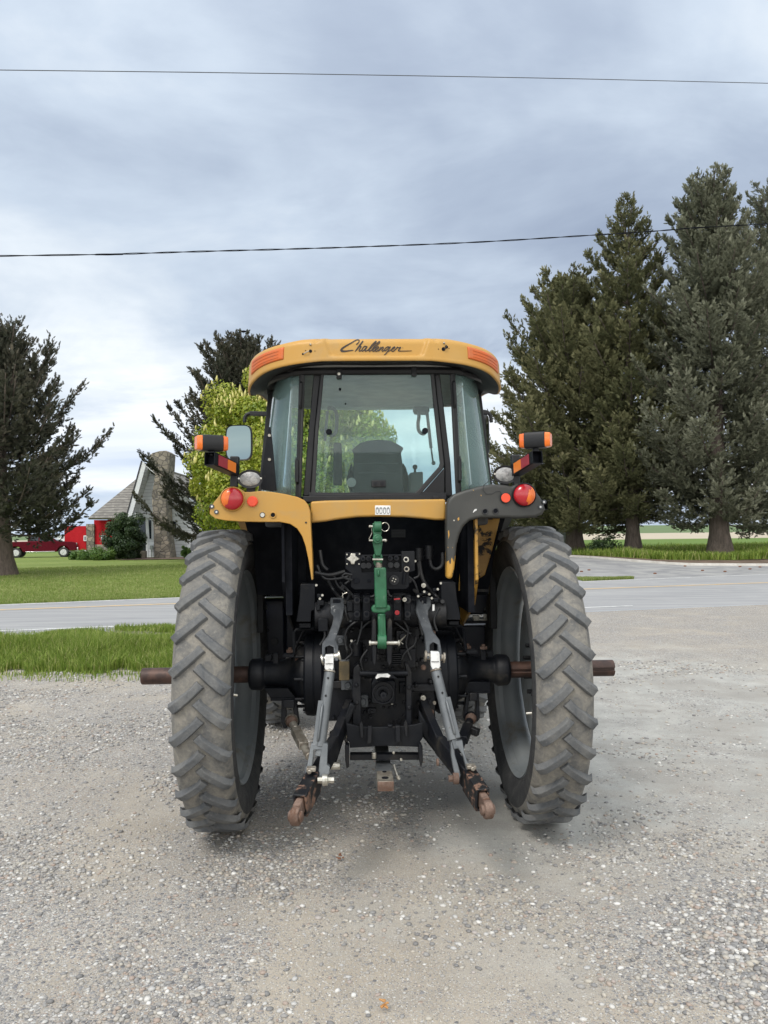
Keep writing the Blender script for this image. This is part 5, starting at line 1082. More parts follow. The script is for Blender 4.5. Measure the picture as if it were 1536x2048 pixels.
def stone_field():
    N = 190000
    y = 1.9+9.6*rng.rand(N)**1.55; half = y*.55+.25; x = (rng.rand(N)*2-1)*half
    keepd = (half/ (y*.55+.25))
    n = .6*vnoise(x, y, 1.3, 3)+.4*vnoise(x, y, 3.4, 5)
    d = np.clip((n-.33)*2.6, .07, 1)
    e = lambda cx, cy, rx, ry, r_=0: np.clip(1.25-np.hypot(((x-cx)*math.cos(r_)+(y-cy)*math.sin(r_))/rx, (-(x-cx)*math.sin(r_)+(y-cy)*math.cos(r_))/ry)-.5*(n-.5), 0, 1)
    d *= 1-.80*np.maximum(e(.15, 3.3, .65, 1.3, .1), e(1.6, 2.9, .4, .5, .6)); d *= 1-.90*e(2.8, 8.6, 3.3, 4.2, -.35); d *= 1-.9*e(.85, 5.4, .8, 1.1)
    lo = e(2.35, 3.35, .95, .80, -.5); d = np.maximum(d, np.minimum(lo*3, 1.6))
    k = rng.rand(N) < d*.62; x, y, lo = x[k], y[k], lo[k]; n = len(x)
    s = (.0048+.0095*rng.rand(n)**2.4)*(1+.30*lo)*(1+.06*(y-3)); v, f = ico()
    sx = s*(1.0+.55*rng.rand(n)); sy = s*(.8+.4*rng.rand(n)); sz = s*(.42+.35*rng.rand(n)); a = rng.rand(n)*6.283
    J = 1+.22*(rng.rand(n, 12)-.5)
    X = v[None, :, 0]*J*sx[:, None]; Y = v[None, :, 1]*J*sy[:, None]; Z = v[None, :, 2]*J*sz[:, None]
    ca, sn = np.cos(a)[:, None], np.sin(a)[:, None]
    z0 = np.array([lotz(p, q) for p, q in zip(x, y)])
    V = np.stack([X*ca-Y*sn+x[:, None], X*sn+Y*ca+y[:, None], Z+(z0+sz*.30)[:, None]], -1).reshape(-1, 3)
    Fc = (f[None]+(np.arange(n)*12)[:, None, None]).reshape(-1, 3)
    t = NT('river_stone'); at = t.attr('var'); col = t.ramp(at, [(0, (.12, .122, .128)), (.22, (.21, .21, .212)), (.45, (.33, .315, .29)), (.62, (.42, .39, .33)), (.74, (.30, .225, .185)), (.80, (.40, .40, .395)), (.92, (.50, .49, .46)), (1, (.66, .65, .62))])
    t.set('Base Color', t.mix(t.math('MULTIPLY', t.noise(160, 4, .7), .35), col, (.40, .365, .31))); t.set('Roughness', .75); t.set('Normal', t.bump(t.noise(300, 3), .3, .001))
    var = np.repeat(rng.rand(n), 20)
    o = np_mesh('gravel', V, Fc, t.m, var=var, smooth=True); tag(o, 'loose grey and white gravel stones strewn over the lot', 'gravel', kind='stuff')
    print('stones', n)
stone_field()
# a few reddish wood chips and crumbs
def chip(name, px, py, l, label, m_):
    p = GP(px, py); b = MB(); r_ = random.Random(px)
    for k in range(5):
        q = p+Vector((r_.uniform(-l, l)*.6, r_.uniform(-l, l)*.5, .010+.006*k)); b.bar(q, q+Vector((r_.uniform(-l, l), r_.uniform(-l, l)*.5, r_.uniform(-.006, .012))), .014, .008, w2=.006, h2=.005)
    o = b.build(name, m_, None, .002); tag(o, label, 'debris'); return o
M['bark'] = plain('bark_brown', [(.3, (.12, .055, .035)), (.7, (.26, .13, .08))], 60); M['orangebrick'] = plain('orange_crumb', [(.3, (.38, .17, .05)), (.7, (.48, .27, .12))], 50)
chip('bark_chip', 683, 1722, .030, 'reddish brown chip lying on bare ground behind the drawbar', M['bark'])
chip('leaf_crumb', 768, 2020, .026, 'small orange-brown crumb at the bottom edge on the gravel', M['orangebrick'])
# ---------------------------------------------------------------- grass blades
def blades(name, pts, h, w, mat, seed, lean=.5, label=None, var=None):
    r = np.random.RandomState(seed); n = len(pts); a = r.rand(n)*6.283; b = r.rand(n)*6.283; ln = lean*r.rand(n)*h; w = w*(.6+.8*r.rand(n))
    dx, dy = np.cos(a)*w/2, np.sin(a)*w/2; ex, ey = np.cos(b)*ln, np.sin(b)*ln; P_ = pts
    v0 = P_+np.stack([-dx, -dy, 0*dx-.01], -1); v1 = P_+np.stack([dx, dy, 0*dx-.01], -1)
    v2 = P_+np.stack([dx*.8+ex*.35, dy*.8+ey*.35, h*.6], -1); v3 = P_+np.stack([-dx*.8+ex*.35, -dy*.8+ey*.35, h*.6], -1)
    v4 = P_+np.stack([dx*.1+ex, dy*.1+ey, h*(1-.25*(ln/np.maximum(h, 1e-6)))], -1); v5 = v4-np.stack([dx*.15, dy*.15, 0*dx], -1)
    V = np.stack([v0, v1, v2, v3, v4, v5], 1).reshape(-1, 3); k = np.arange(n)[:, None]*6
    Fc = np.stack([k+np.array([[0, 1, 2, 3]]), k+np.array([[3, 2, 4, 5]])], 1).reshape(-1, 4)
    vv = np.repeat(r.rand(n) if var is None else var, 2)
    o = np_mesh(name, V, Fc, mat, var=vv); tag(o, label, 'grass', kind='stuff'); return o
def blade_mat(name, stops):
    t = NT(name); p = t.n('ShaderNodeBsdfTranslucent'); col = t.ramp(t.attr('var'), stops); t.set('Base Color', col); t.set('Roughness', .55); t.set('Specular IOR Level', .3)
    t.l(col, p.inputs[0]); mx = t.n('ShaderNodeMixShader'); mx.inputs[0].default_value = .35; t.l(t.p.outputs[0], mx.inputs[1]); t.l(p.outputs[0], mx.inputs[2]); t.l(mx.outputs[0], t.out.inputs[0]); return t.m
M['blade'] = blade_mat('fresh_grass', [(0, (.105, .17, .022)), (.5, (.20, .29, .045)), (.85, (.32, .385, .085)), (1, (.46, .43, .20))])
M['blade2'] = blade_mat('mown_grass_blade', [(0, (.17, .235, .05)), (.6, (.24, .31, .08)), (1, (.38, .38, .17))])
def verge():
    r = np.random.RandomState(2); n = 170000
    x = -13+11.2*r.rand(n); e0 = 11.0-.05*(x+8)+.45*vnoise(x, x*0, 1.1, 8)+.25*vnoise(x, x*0, 5.1, 18)-.30; e1 = nearl(x)-.55+.0*x
    e1 = np.where(x > -4.2, e1-(x+4.2)*1.2, e1); v = r.rand(n); y = e0+(e1-e0)*v
    bare = (vnoise(x*.6, y*1.6, 1.6, 21) > .52) & (v > .55)
    k = (~bare) | (r.rand(n) < .12); k &= (y > e0) & (e1 > e0)
    k &= (vnoise(x, y, 2.6, 23) > .28) | (v > .12)
    x, y, v = x[k], y[k], v[k]
    h = np.where(v < .55, .10+.17*np.sin(np.clip(v/.55, 0, 1)*3.14)**.8, .05+.06*vnoise(x, y, 2, 9))*(.6+.7*r.rand(len(x)))*(.6+.9*vnoise(x, y, 1.1, 4))
    pts = np.stack([x, y, np.full(len(x), .004)], -1)
    m_ = 2600; xx = -13+11.2*r.rand(m_); yy = 11.0-.05*(xx+8)-.55*r.rand(m_)**2.2+.1; pts = np.concatenate([pts, np.stack([xx, yy, 0*xx], -1)]); h = np.concatenate([h, .03+.07*r.rand(m_)])
    blades('verge_grass', pts, h, .011, M['blade'], 5, .7, 'tall fresh green grass on the verge before the road')
    sheet('verge', lambda x_: 11.45-.05*(x_+8), lambda x_: nearl(x_)-.5 if x_ < -4.2 else nearl(x_)-.5-(x_+4.2)*1.2, -24, -2.0, 60, 20, lambda x_, y_: .004, M['verge'])
verge()
def lawn_edge():
    r = np.random.RandomState(7); n = 90000; x = -22+24*r.rand(n); s = 22*r.rand(n)**1.6; y = farl(x)+s-.05+.25*vnoise(x, x*0, 1.7, 3)
    z = .35*np.clip(s/15, 0, 1)**2*(3-2*np.clip(s/15, 0, 1)); blades('lawn_grass', np.stack([x, y, z], -1), .05+.04*r.rand(n), .022, M['blade2'], 8, .5, 'short mown lawn blades beyond the road')
lawn_edge()
def tallgrass():
    r = np.random.RandomState(9); n = 60000; x = 6+34*r.rand(n); ks = np.array([kerby(q) for q in x]); y = ks+2.8+26*r.rand(n)**1.5
    k = vnoise(x, y, .5, 6)+.25*(y-ks-3)/10 > .35; x, y = x[k], y[k]; z = np.full(len(x), .33); h = (.30+.45*vnoise(x, y, .35, 7))*(.5+.7*r.rand(len(x)))
    blades('meadow_grass', np.stack([x, y, z], -1), h, .05, M['blade'], 10, .6, 'long green grass growing behind the spruce trunks')
    x = np.concatenate([gi2.x-1+ (gi1.x-gi2.x+1.6)*r.rand(7000)]); y = farl(x)+.1+1.9*r.rand(7000)**1.2*np.clip((gi1.x+.4-x)/2.5, .25, 1); z = .35*np.clip((y-farl(x))/15, 0, 1)**2*3
    blades('kerbside_grass', np.stack([x, y, z], -1), .06+.08*r.rand(7000), .02, M['blade2'], 12, .6, 'small patch of short grass beside the road behind the right tyre')
tallgrass()
# ================================================================ trees
def bark_mat(name, a, b):
    t = NT(name); n_ = t.noise(3, 8, .7, .6, v=t.vec((3, 3, .6))); t.set('Base Color', t.ramp(n_, [(.3, a), (.7, b)])); t.set('Roughness', .95); t.set('Normal', t.bump(t.noise(4, 8, .75, .5, v=t.vec((4, 4, .9))), 1.0, .08)); return t.m
M['barks'] = bark_mat('spruce_bark', (.07, .055, .045), (.19, .15, .125)); M['barkd'] = bark_mat('grey_bark', (.07, .06, .05), (.16, .14, .12))
def needle_mat(name, stops):
    t = NT(name); col = t.ramp(t.attr('var'), stops); t.set('Base Color', col); t.set('Roughness', .7); t.set('Specular IOR Level', .25); return t.m
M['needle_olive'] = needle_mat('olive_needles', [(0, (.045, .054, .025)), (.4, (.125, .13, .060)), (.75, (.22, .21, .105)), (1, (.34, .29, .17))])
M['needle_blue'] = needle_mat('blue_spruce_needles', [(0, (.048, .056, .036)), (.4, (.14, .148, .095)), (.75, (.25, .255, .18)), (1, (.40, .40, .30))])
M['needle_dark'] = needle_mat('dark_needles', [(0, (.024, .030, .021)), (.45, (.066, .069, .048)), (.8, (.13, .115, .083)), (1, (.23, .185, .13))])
def sprig_template(kind):
    V = []; Fc = []
    def spike(p, q, w, nrm):
        p, q = np.array(p), np.array(q); d = q-p; m_ = p+d*.38; s_ = np.cross(d, nrm); s_ = s_/max(1e-6, np.linalg.norm(s_))*w; o = len(V); V.extend([p, m_+s_, q, m_-s_]); Fc.append((o, o+1, o+2, o+3))
    spike((0, 0, 0), (1, 0, 0), .085, (0, 0, 1)); spike((0, 0, 0), (1, 0, .02), .085, (0, 1, 0))
    for k, (x, l) in enumerate(((.05, .42), (.2, .42), (.36, .38), (.52, .32), (.68, .24))):
        for s_ in (-1, 1):
            a = .75; spike((x, 0, 0), (x+l*math.cos(a), s_*l*math.sin(a), .10*((k+s_) % 2)), .052, (0, .0, 1))
        spike((x+.08, 0, 0), (x+.08+l*.6, .04*(-1)**k, l*.55), .05, (0, 1, 0))
    return np.array(V), np.array(Fc)
SPV, SPF = sprig_template(0)
def spruce(base, H, Rx, label, mat, seed, cb=.09, trunk_r=.5, prof=None, up=.30, el0=-.05, nbr=150, dens=1.0, sl=.55, tips=1, leanx=0, group=None, flare=1.5, lobes=None, xcut=None):
    r = np.random.RandomState(seed); root = empty('spruce_tree', base); tag(root, label, 'tree', group)
    if prof is None: prof = lambda t: (1-t)**.75*(.55+.45*min(1, t/.12)) if t > 0 else .5
    bases = []; dirs = []; lens = []; var = []; limbs = MB(); tr = MB()
    zs = np.linspace(0, 1, 16); tr.tube([Vector((leanx*z*H*.1+.04*math.sin(z*9+seed), .04*math.cos(z*7), z*H*.96)) for z in zs], [trunk_r*(1-.93*z)*(1+(flare-1)*math.exp(-z*H/.55)) for z in zs], 14)
    for b in range(nbr):
        t = cb+(1-cb)*((b+.5)/nbr)**1.0*.985; t = t+r.uniform(-.01, .01); az = b*2.39996+r.uniform(-.3, .3); ln = Rx*prof(max(0., min(1., (t-cb)/(1-cb))))*(r.uniform(.68, 1.02) if r.rand() < .7 else r.uniform(1.0, 1.18))
        if lobes is not None: ln *= lobes(az, t)
        el = el0+up*min(1, max(0, (t-cb)/.38))*r.uniform(.8, 1.2)+.85*t*t+r.uniform(-.08, .08); el = min(el, 1.15)
        z0 = t*H; azr = r.rand(); curve = []; ns = max(5, int(ln/.30))
        for s_ in np.linspace(0, 1, ns):
            droop = -.10*ln*math.sin(s_*math.pi)*(1-t) ; upt = (.22+.14*azr)*ln*s_**3*(1-.4*t)
            rad = ln*s_*math.cos(el*.6+.0); zz_ = z0+ln*s_*math.sin(el*.6)*1.0+droop+upt
            curve.append(np.array([math.cos(az)*rad, math.sin(az)*rad, zz_]))
        if ln > 1.2: limbs.tube([Vector(q) for q in curve[::2]+[curve[-1]]], [max(.008, .02+.045*ln/6*(1-i/len(curve[::2]))) for i in range(len(curve[::2])+1)], 4)
        cnp = np.array(curve); side = np.array([-math.sin(az), math.cos(az), 0.]); tone = r.rand()
        nsec = int(max(6, ln*5.2*dens)); ss = 1-r.rand(nsec)**.9*.86 if t < .9 else r.rand(nsec); ss[0] = .93; f_ = np.clip(ss*(ns-1), 0, ns-1.001); i0 = f_.astype(int); fr = (f_-i0)[:, None]
        p0 = cnp[i0]*(1-fr)+cnp[i0+1]*fr; tan = cnp[i0+1]-cnp[i0]; tan /= np.linalg.norm(tan, axis=1)[:, None]+1e-9
        L2 = np.minimum((.40*ln*(1.03-ss)**.8+.22)*(.65+.6*r.rand(nsec)), 1.9); sg = np.where(r.rand(nsec) < .5, -1., 1.); sg[0] = 0
        d2 = tan*(.55+.45*r.rand(nsec))[:, None]+side[None]*(sg*(.55+.5*r.rand(nsec)))[:, None]; d2[:, 2] += r.uniform(-.50, .22, nsec)+(.35 if t > .55 else 0); d2 /= np.linalg.norm(d2, axis=1)[:, None]
        nk = 16; q = (np.arange(nk)+.5)/nk; Q = q[None, :, None]
        pts = p0[:, None]+d2[:, None]*L2[:, None, None]*Q; pts[:, :, 2] += (L2[:, None]*(q[None]**2)*(.16+.18*r.rand(nsec)[:, None])-L2[:, None]*.10*np.sin(q*3.14)[None])
        keep = r.rand(nsec, nk) < np.clip(L2*.62+.25, 0, 1)[:, None]
        dd = np.repeat(d2[:, None], nk, 1)+r.normal(0, .50, (nsec, nk, 3)); dd[:, :, 2] += .22+.45*Q[:, :, 0]
        p = (pts+r.normal(0, .05, pts.shape))[keep]; d = dd[keep]; nsp = len(p)
        bases.append(p); dirs.append(d); lens.append(sl*(.55+.65*r.rand(nsp))*(.6+.4*min(1, ln/2.5)))
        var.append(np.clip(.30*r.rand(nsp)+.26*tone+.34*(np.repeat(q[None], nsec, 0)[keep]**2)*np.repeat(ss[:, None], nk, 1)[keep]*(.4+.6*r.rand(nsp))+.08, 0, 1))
    # leader tips
    for k in range(tips):
        n_ = 90; hz = (1-np.linspace(0, .09, n_))*H*(1-.03*k)+.0; off = np.array([0.5*(-1)**k*(0 if tips == 1 else 1)*Rx*.16, 0, 0]); a = r.rand(n_)*6.283
        p = np.stack([off[0]+leanx*H*.1+0*a, 0*a, hz], -1); d = np.stack([np.cos(a)*.55, np.sin(a)*.55, .8+0*a], -1); bases.append(p); dirs.append(d); lens.append(sl*(.4+.5*r.rand(n_))); var.append(.3+.5*r.rand(n_))
        if tips > 1: tr.tube([Vector((leanx*H*.08, 0, H*.85)), Vector((off[0]+leanx*H*.1, 0, H*(1-.03*k)-.1))], [.07, .02], 6)
    B = np.concatenate(bases); D = np.concatenate(dirs); Ls = np.concatenate(lens); Vr = np.concatenate(var)
    tt = np.clip(B[:, 2]/H, 0, 1); B[:, 0] += leanx*.1*B[:, 2]*0
    D /= np.linalg.norm(D, axis=1)[:, None]; hx = r.normal(0, 1, D.shape); hx[:, 2] = np.abs(hx[:, 2])+1.2; Ys = np.cross(hx, D); Ys /= np.linalg.norm(Ys, axis=1)[:, None]; Zs = np.cross(D, Ys)
    V = B[:, None]+(SPV[None, :, 0:1]*D[:, None]+SPV[None, :, 1:2]*Ys[:, None]+SPV[None, :, 2:3]*Zs[:, None])*Ls[:, None, None]
    n = len(B); Fc = (SPF[None]+(np.arange(n)*len(SPV))[:, None, None]).reshape(-1, 4)
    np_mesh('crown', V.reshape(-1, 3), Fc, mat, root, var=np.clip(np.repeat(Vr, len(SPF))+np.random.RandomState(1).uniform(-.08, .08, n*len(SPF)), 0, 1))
    tr.build('trunk', M['barks'], root); limbs.build('limbs', M['barks'], root)
    print('spruce', n); return root
def at(px, py, D): p = W(px, py, D); return p
def tree_at(px, pybase, Y, pytop, **k):
    b = W(px, pybase, Y); b.z = gzxy(b.x, b.y); H = W(px, pytop, Y).z-b.z; return b, H
wide = lambda t: (1-t)**.75*(.60+.40*min(1, t/.15))
col_ = lambda t: max(0, 1-t)**.45*(.72+.28*min(1, t/.2))
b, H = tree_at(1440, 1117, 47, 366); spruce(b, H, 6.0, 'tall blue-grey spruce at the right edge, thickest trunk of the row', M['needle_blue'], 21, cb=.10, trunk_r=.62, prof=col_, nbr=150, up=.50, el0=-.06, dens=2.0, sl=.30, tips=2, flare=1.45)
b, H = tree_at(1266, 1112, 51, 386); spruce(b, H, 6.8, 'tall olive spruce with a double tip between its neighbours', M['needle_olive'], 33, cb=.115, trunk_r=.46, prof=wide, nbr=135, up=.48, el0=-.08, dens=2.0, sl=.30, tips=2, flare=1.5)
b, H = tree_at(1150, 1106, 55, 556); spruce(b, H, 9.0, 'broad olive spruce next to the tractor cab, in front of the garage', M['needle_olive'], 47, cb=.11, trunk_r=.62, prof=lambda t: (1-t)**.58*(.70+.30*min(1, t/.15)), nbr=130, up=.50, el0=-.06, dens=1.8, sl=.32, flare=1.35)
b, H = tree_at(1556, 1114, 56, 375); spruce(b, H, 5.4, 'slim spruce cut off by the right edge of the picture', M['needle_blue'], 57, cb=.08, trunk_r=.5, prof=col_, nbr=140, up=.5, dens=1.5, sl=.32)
b, H = tree_at(4, 1148, 34, 662); spruce(b, H, 5.0, 'dark spruce at the left edge with long upswept limbs over the lawn', M['needle_dark'], 64, cb=.17, trunk_r=.42, prof=lambda t: (1-t)**.60*(.92+.08*min(1, t/.15)), nbr=115, up=.55, el0=.12, dens=1.55, sl=.26, flare=1.6)
b, H = tree_at(486, 1115, 50, 680); spruce(b, H, 6.4, 'dark spruce behind the tractor in front of the stone chimney', M['needle_dark'], 73, cb=.10, trunk_r=.4, prof=lambda t: (1-t)**.58*(.90+.10*min(1, t/.15)), nbr=130, up=.50, el0=.0, dens=1.7, sl=.30)
TOPB = W(487, 663, 50)
# bird on the topmost twig
bd = empty('bird', TOPB); tag(bd, 'small black bird perched on the tip of the spruce behind the roof', 'bird')
o = MB().ball((0, 0, 0), .10, 2.0, .8, .75).ball((-.20, 0, .05), .055).bar((-.24, 0, .05), (-.31, 0, .04), .02, .02, w2=.004, h2=.004).bar((.12, 0, .0), (.46, 0, .10), .09, .025, w2=.05, h2=.012).cyl((0, .0, -.06), (0, 0, -.22), .008); o.build('body', M['void'], bd)
# ---- leafy trees and bushes
def leafy(name, base, H, rx, label, mats, seed, nblob=60, nleaf=40000, ls=.16, zlo=.15, cat='tree', trunk=.2, panicle=0, pm=None, blobr=.22, fill=.75, vbias=0):
    r = np.random.RandomState(seed); root = empty(name, base); tag(root, label, cat)
    cz = H*(zlo+1)/2; hz = H*(1-zlo)/2
    d = r.normal(0, 1, (nblob, 3)); d /= np.linalg.norm(d, axis=1)[:, None]; rad = fill+(1-fill)*r.rand(nblob); C_ = np.stack([d[:, 0]*rx*rad, d[:, 1]*rx*rad, cz+d[:, 2]*hz*rad], -1); br = rx*blobr*(.7+.7*r.rand(nblob)); bv = r.rand(nblob)
    k = r.randint(0, nblob, nleaf); q = r.normal(0, 1, (nleaf, 3)); q /= np.linalg.norm(q, axis=1)[:, None]; p = C_[k]+q*(br[k]*(.45+.6*r.rand(nleaf)**.5))[:, None]; p[:, 2] = np.maximum(p[:, 2], .02)
    n3 = q+r.normal(0, .6, q.shape); n3[:, 2] += .35; n3 /= np.linalg.norm(n3, axis=1)[:, None]; a = np.cross(n3, r.normal(0, 1, q.shape)); a /= np.linalg.norm(a, axis=1)[:, None]; b_ = np.cross(n3, a); s = ls*(.55+.8*r.rand(nleaf))
    V = np.stack([p-a*s[:, None]*.5, p+b_*s[:, None]*.32, p+a*s[:, None]*.6, p-b_*s[:, None]*.32], 1).reshape(-1, 3); Fc = (np.arange(nleaf*4)).reshape(-1, 4)
    np_mesh('crown', V, Fc, mats, root, var=np.clip(.40*bv[k]+.45*r.rand(nleaf)+.12+vbias, 0, 1))
    t = MB(); t.tube([Vector((0, 0, -.1)), Vector((.05, 0, H*.2)), Vector((0, .05, cz))], [trunk*1.2, trunk, trunk*.6], 10)
    for i in range(0, nblob, 4): t.tube([Vector((0, 0, H*.15+r.rand()*H*.2)), Vector(C_[i])*.55+Vector((0, 0, cz*.3)), Vector(C_[i])], [trunk*.5, trunk*.25, .015], 5)
    t.build('trunk', M['barkd'], root)
    if panicle:
        k = r.randint(0, nblob, panicle); q = r.normal(0, 1, (panicle, 3)); q[:, 2] = np.abs(q[:, 2])*.8; q /= np.linalg.norm(q, axis=1)[:, None]; p = C_[k]+q*(br[k]*1.02)[:, None]
        V = []; Fq = []
        for pp in p:
            h = r.uniform(.18, .34); w_ = h*.26; o = len(V); ax = np.array([r.normal(0, .15), r.normal(0, .15), 1.0])
            for lv, ww in ((0, .6), (.3, 1), (.7, .6), (1, .06)):
                for m_ in range(5): a_ = m_*1.2566+lv; V.append(pp+ax*h*lv+np.array([math.cos(a_), math.sin(a_), 0])*w_*ww)
            for l_ in range(3):
                for m_ in range(5): Fq.append((o+l_*5+m_, o+l_*5+(m_+1) % 5, o+l_*5+5+(m_+1) % 5, o+l_*5+5+m_))
        np_mesh('blossom', V, Fq, pm, root, var=r.rand(len(Fq)))
    return root
def leaf_mat(name, stops, tr=.35):
    t = NT(name); p = t.n('ShaderNodeBsdfTranslucent'); col = t.ramp(t.attr('var'), stops); t.set('Base Color', col); t.set('Roughness', .5); t.l(col, p.inputs[0])
    mx = t.n('ShaderNodeMixShader'); mx.inputs[0].default_value = tr; t.l(t.p.outputs[0], mx.inputs[1]); t.l(p.outputs[0], mx.inputs[2]); t.l(mx.outputs[0], t.out.inputs[0]); return t.m
M['leafy'] = leaf_mat('yellow_green_leaves', [(0, (.07, .13, .012)), (.35, (.17, .25, .02)), (.65, (.31, .36, .03)), (1, (.46, .45, .07))])
M['pan'] = leaf_mat('cream_blossom', [(0, (.50, .48, .12)), (1, (.68, .62, .25))], .2)
M['lilac'] = leaf_mat('dark_bush_leaves', [(0, (.012, .03, .008)), (.6, (.03, .06, .018)), (1, (.07, .11, .03))], .2)
M['weed'] = leaf_mat('garden_leaves', [(0, (.05, .11, .02)), (.6, (.10, .19, .035)), (1, (.20, .27, .07))], .3)
b = W(590, 1115, 40); b.z = .35; leafy('blossoming_tree', b, W(590, 735, 40).z-.35, 5.2, 'bright yellow-green tree in blossom directly behind the cab', M['leafy'], 5, 190, 190000, .145, .06, trunk=.24, panicle=2600, pm=M['pan'], blobr=.17, fill=.5)
b = W(250, 1114, 56); b.z = .35; leafy('bush', b, W(250, 1028, 56).z-.35, 1.42, 'dark green rounded bush in front of the porch', M['lilac'], 8, 60, 26000, .13, .02, 'bush', .05, blobr=.30, fill=.5)
for i, (px, pb, D, pt, rx_, lb) in enumerate(((208, 1114, 55, 1099, .9, 'low leafy plants by the stone pillar'), (178, 1114, 56, 1103, .8, 'low leafy plants below the red garage front'), (158, 1114, 57, 1106, .7, 'low leafy plants behind the truck bumper'), (1213, 1112, 50, 1080, .95, 'dark shrub between the first two spruce trunks'), (374, 1115, 52, 1090, .35, 'slim green plant by the siding behind the left tyre'))):
    b = W(px, pb, D); b.z = .34; leafy('garden_plant', b, W(px, pt, D).z-.33, rx_, lb, M['weed'] if i != 3 else M['lilac'], 30+i, 22, 3500, .12, .02, 'plant', .02, blobr=.32, fill=.5)
# ================================================================ buildings
def siding_mat(name, c1, gap, pitch=.2):
    t = NT(name); z = t.n('ShaderNodeSeparateXYZ'); t.l(t.tc.outputs['Object'], z.inputs[0]); f = t.math('FRACT', t.math('DIVIDE', z.outputs[2], pitch))
    n_ = t.noise(3, 5, .6); col = t.mix(t.math('LESS_THAN', f, .10), t.mix(t.math('MULTIPLY', n_, .25), c1, tuple(q*.8 for q in c1)), gap); t.set('Base Color', col); t.set('Roughness', .55); t.set('Normal', t.bump(f, .5, .02)); return t.m
M['siding'] = siding_mat('white_siding', (.80, .82, .85), (.42, .44, .47), .27); M['siding2'] = siding_mat('grey_green_siding', (.30, .34, .32), (.18, .20, .19), .22); M['garage'] = siding_mat('olive_garage_panels', (.17, .165, .095), (.08, .08, .05), .30); M['soffit'] = siding_mat('soffit_boards', (.78, .80, .80), (.5, .52, .53), .3)
def shingle_mat():
    t = NT('grey_shingles'); z = t.n('ShaderNodeSeparateXYZ'); t.l(t.tc.outputs['Object'], z.inputs[0]); f = t.math('FRACT', t.math('DIVIDE', z.outputs[2], .22)); b_ = t.voro(3.2, t.vec((1, 1, 2.5))); sp = t.n('ShaderNodeSeparateColor'); t.l(b_.outputs['Color'], sp.inputs[0])
    col = t.ramp(sp.outputs[0], [(0, (.16, .15, .135)), (1, (.26, .245, .22))]); t.set('Base Color', t.mix(t.math('LESS_THAN', f, .22), col, (.085, .08, .075))); t.set('Roughness', .9); t.set('Normal', t.bump(f, .6, .03)); return t.m
M['shingle'] = shingle_mat()
def stone_mat():
    t = NT('fieldstone'); v = t.voro(2.6, t.vec((1, 1, 1.2)), 'F1'); e = t.voro(2.6, t.vec((1, 1, 1.2)), 'DISTANCE_TO_EDGE'); sp = t.n('ShaderNodeSeparateColor'); t.l(v.outputs['Color'], sp.inputs[0])
    col = t.ramp(sp.outputs[0], [(0, (.14, .125, .10)), (.4, (.25, .22, .175)), (.75, (.36, .31, .24)), (1, (.22, .21, .20))]); col = t.mix(t.math('MULTIPLY', t.noise(9, 6, .7), .5), col, (.20, .18, .15)); ed = t.ramp(e.outputs['Distance'], [(.02, 0.0), (.07, 1.0)])
    t.set('Base Color', t.mix(ed, (.12, .11, .10), col)); t.set('Roughness', .9); t.set('Normal', t.bump(ed, .8, .06)); return t.m
M['stone'] = stone_mat(); M['barnred'] = plain('barn_red_paint', [(.3, (.36, .010, .016)), (.7, (.46, .018, .026))], 2, bump=.1); M['trimw'] = plain('white_trim', [(.3, (.60, .62, .64)), (.7, (.70, .71, .72))], 3, bump=.05); M['dkwin_porch'] = surf('dark_window_porch_shade', (.02, .025, .03), .08, bst=0); M['darkfascia'] = surf('dark_fascia', (.03, .03, .035), .6, bst=0)
HD = 60.
def quadW(pix, D, th, mb):         # flat shape standing at distance D with real thickness away from the road
    pts = [W(x, y, D) for x, y in pix]; mb.ext(pts, (0, th, 0)); return mb
hb = W(330, 1115, HD); house = empty('house', (hb.x, HD, .35)); tag(house, 'white house with steep gable, stone chimney and grey shingle roof across the road', 'house')
def HP(name, pix, D, th, mat, parent=None):
    o = quadW(pix, D, th, MB()).build(name, mat, None); o.parent = parent or house
    if not parent: o.matrix_parent_inverse = Matrix.Translation((-hb.x, -HD, -.35))
    return o
GR = 1120
HP('gable_wall', [(272, 1034), (300, 945), (440, 1040), (440, GR), (292, GR), (292, 1034)], HD, .25, M['siding'])
HP('side_wall', [(440, 1036), (500, 1036), (500, GR), (440, GR)], HD+.1, 8, M['siding'])
# roof slabs projecting a metre forward of the wall
def slab(name, pa, pb, D0, depth, th, mat):
    a, b2 = W(*pa, D0), W(*pb, D0); dn = Vector((0, 0, -th)); vs = [a, b2, b2+Vector((0, depth, 0)), a+Vector((0, depth, 0))]; o = MB().ext(vs, dn).build(name, mat, house); o.matrix_parent_inverse = Matrix.Translation((-hb.x, -HD, -.35)); return o
slab('roof', (284, 924), (254, 1034), HD-1.9, 14, .12, M['shingle']); slab('roof', (284, 924), (450, 1040), HD-.5, 13, .12, M['shingle']); slab('roof', (440, 1033), (508, 1040), HD-.5, 9.5, .12, M['shingle'])
slab('soffit', (286, 931), (258, 1036), HD-1.85, 2.2, .05, M['soffit']); slab('soffit', (288, 931), (450, 1046), HD-.45, .8, .05, M['soffit'])
HP('rake_trim', [(283, 924), (288, 924), (292, 930), (263, 1034), (256, 1036), (254, 1030)], HD-1.96, .05, M['trimw']); HP('rake_edge', [(282, 921), (285, 922), (256, 1026), (252, 1030)], HD-1.98, .04, M['darkfascia'])
HP('rake_trim', [(285, 926), (289, 929), (330, 962), (330, 966)], HD-1.96, .05, M['trimw'])
HP('soffit_box', [(256, 1028), (272, 1026), (272, 1035), (256, 1035)], HD-1.8, 1.7, M['soffit'])
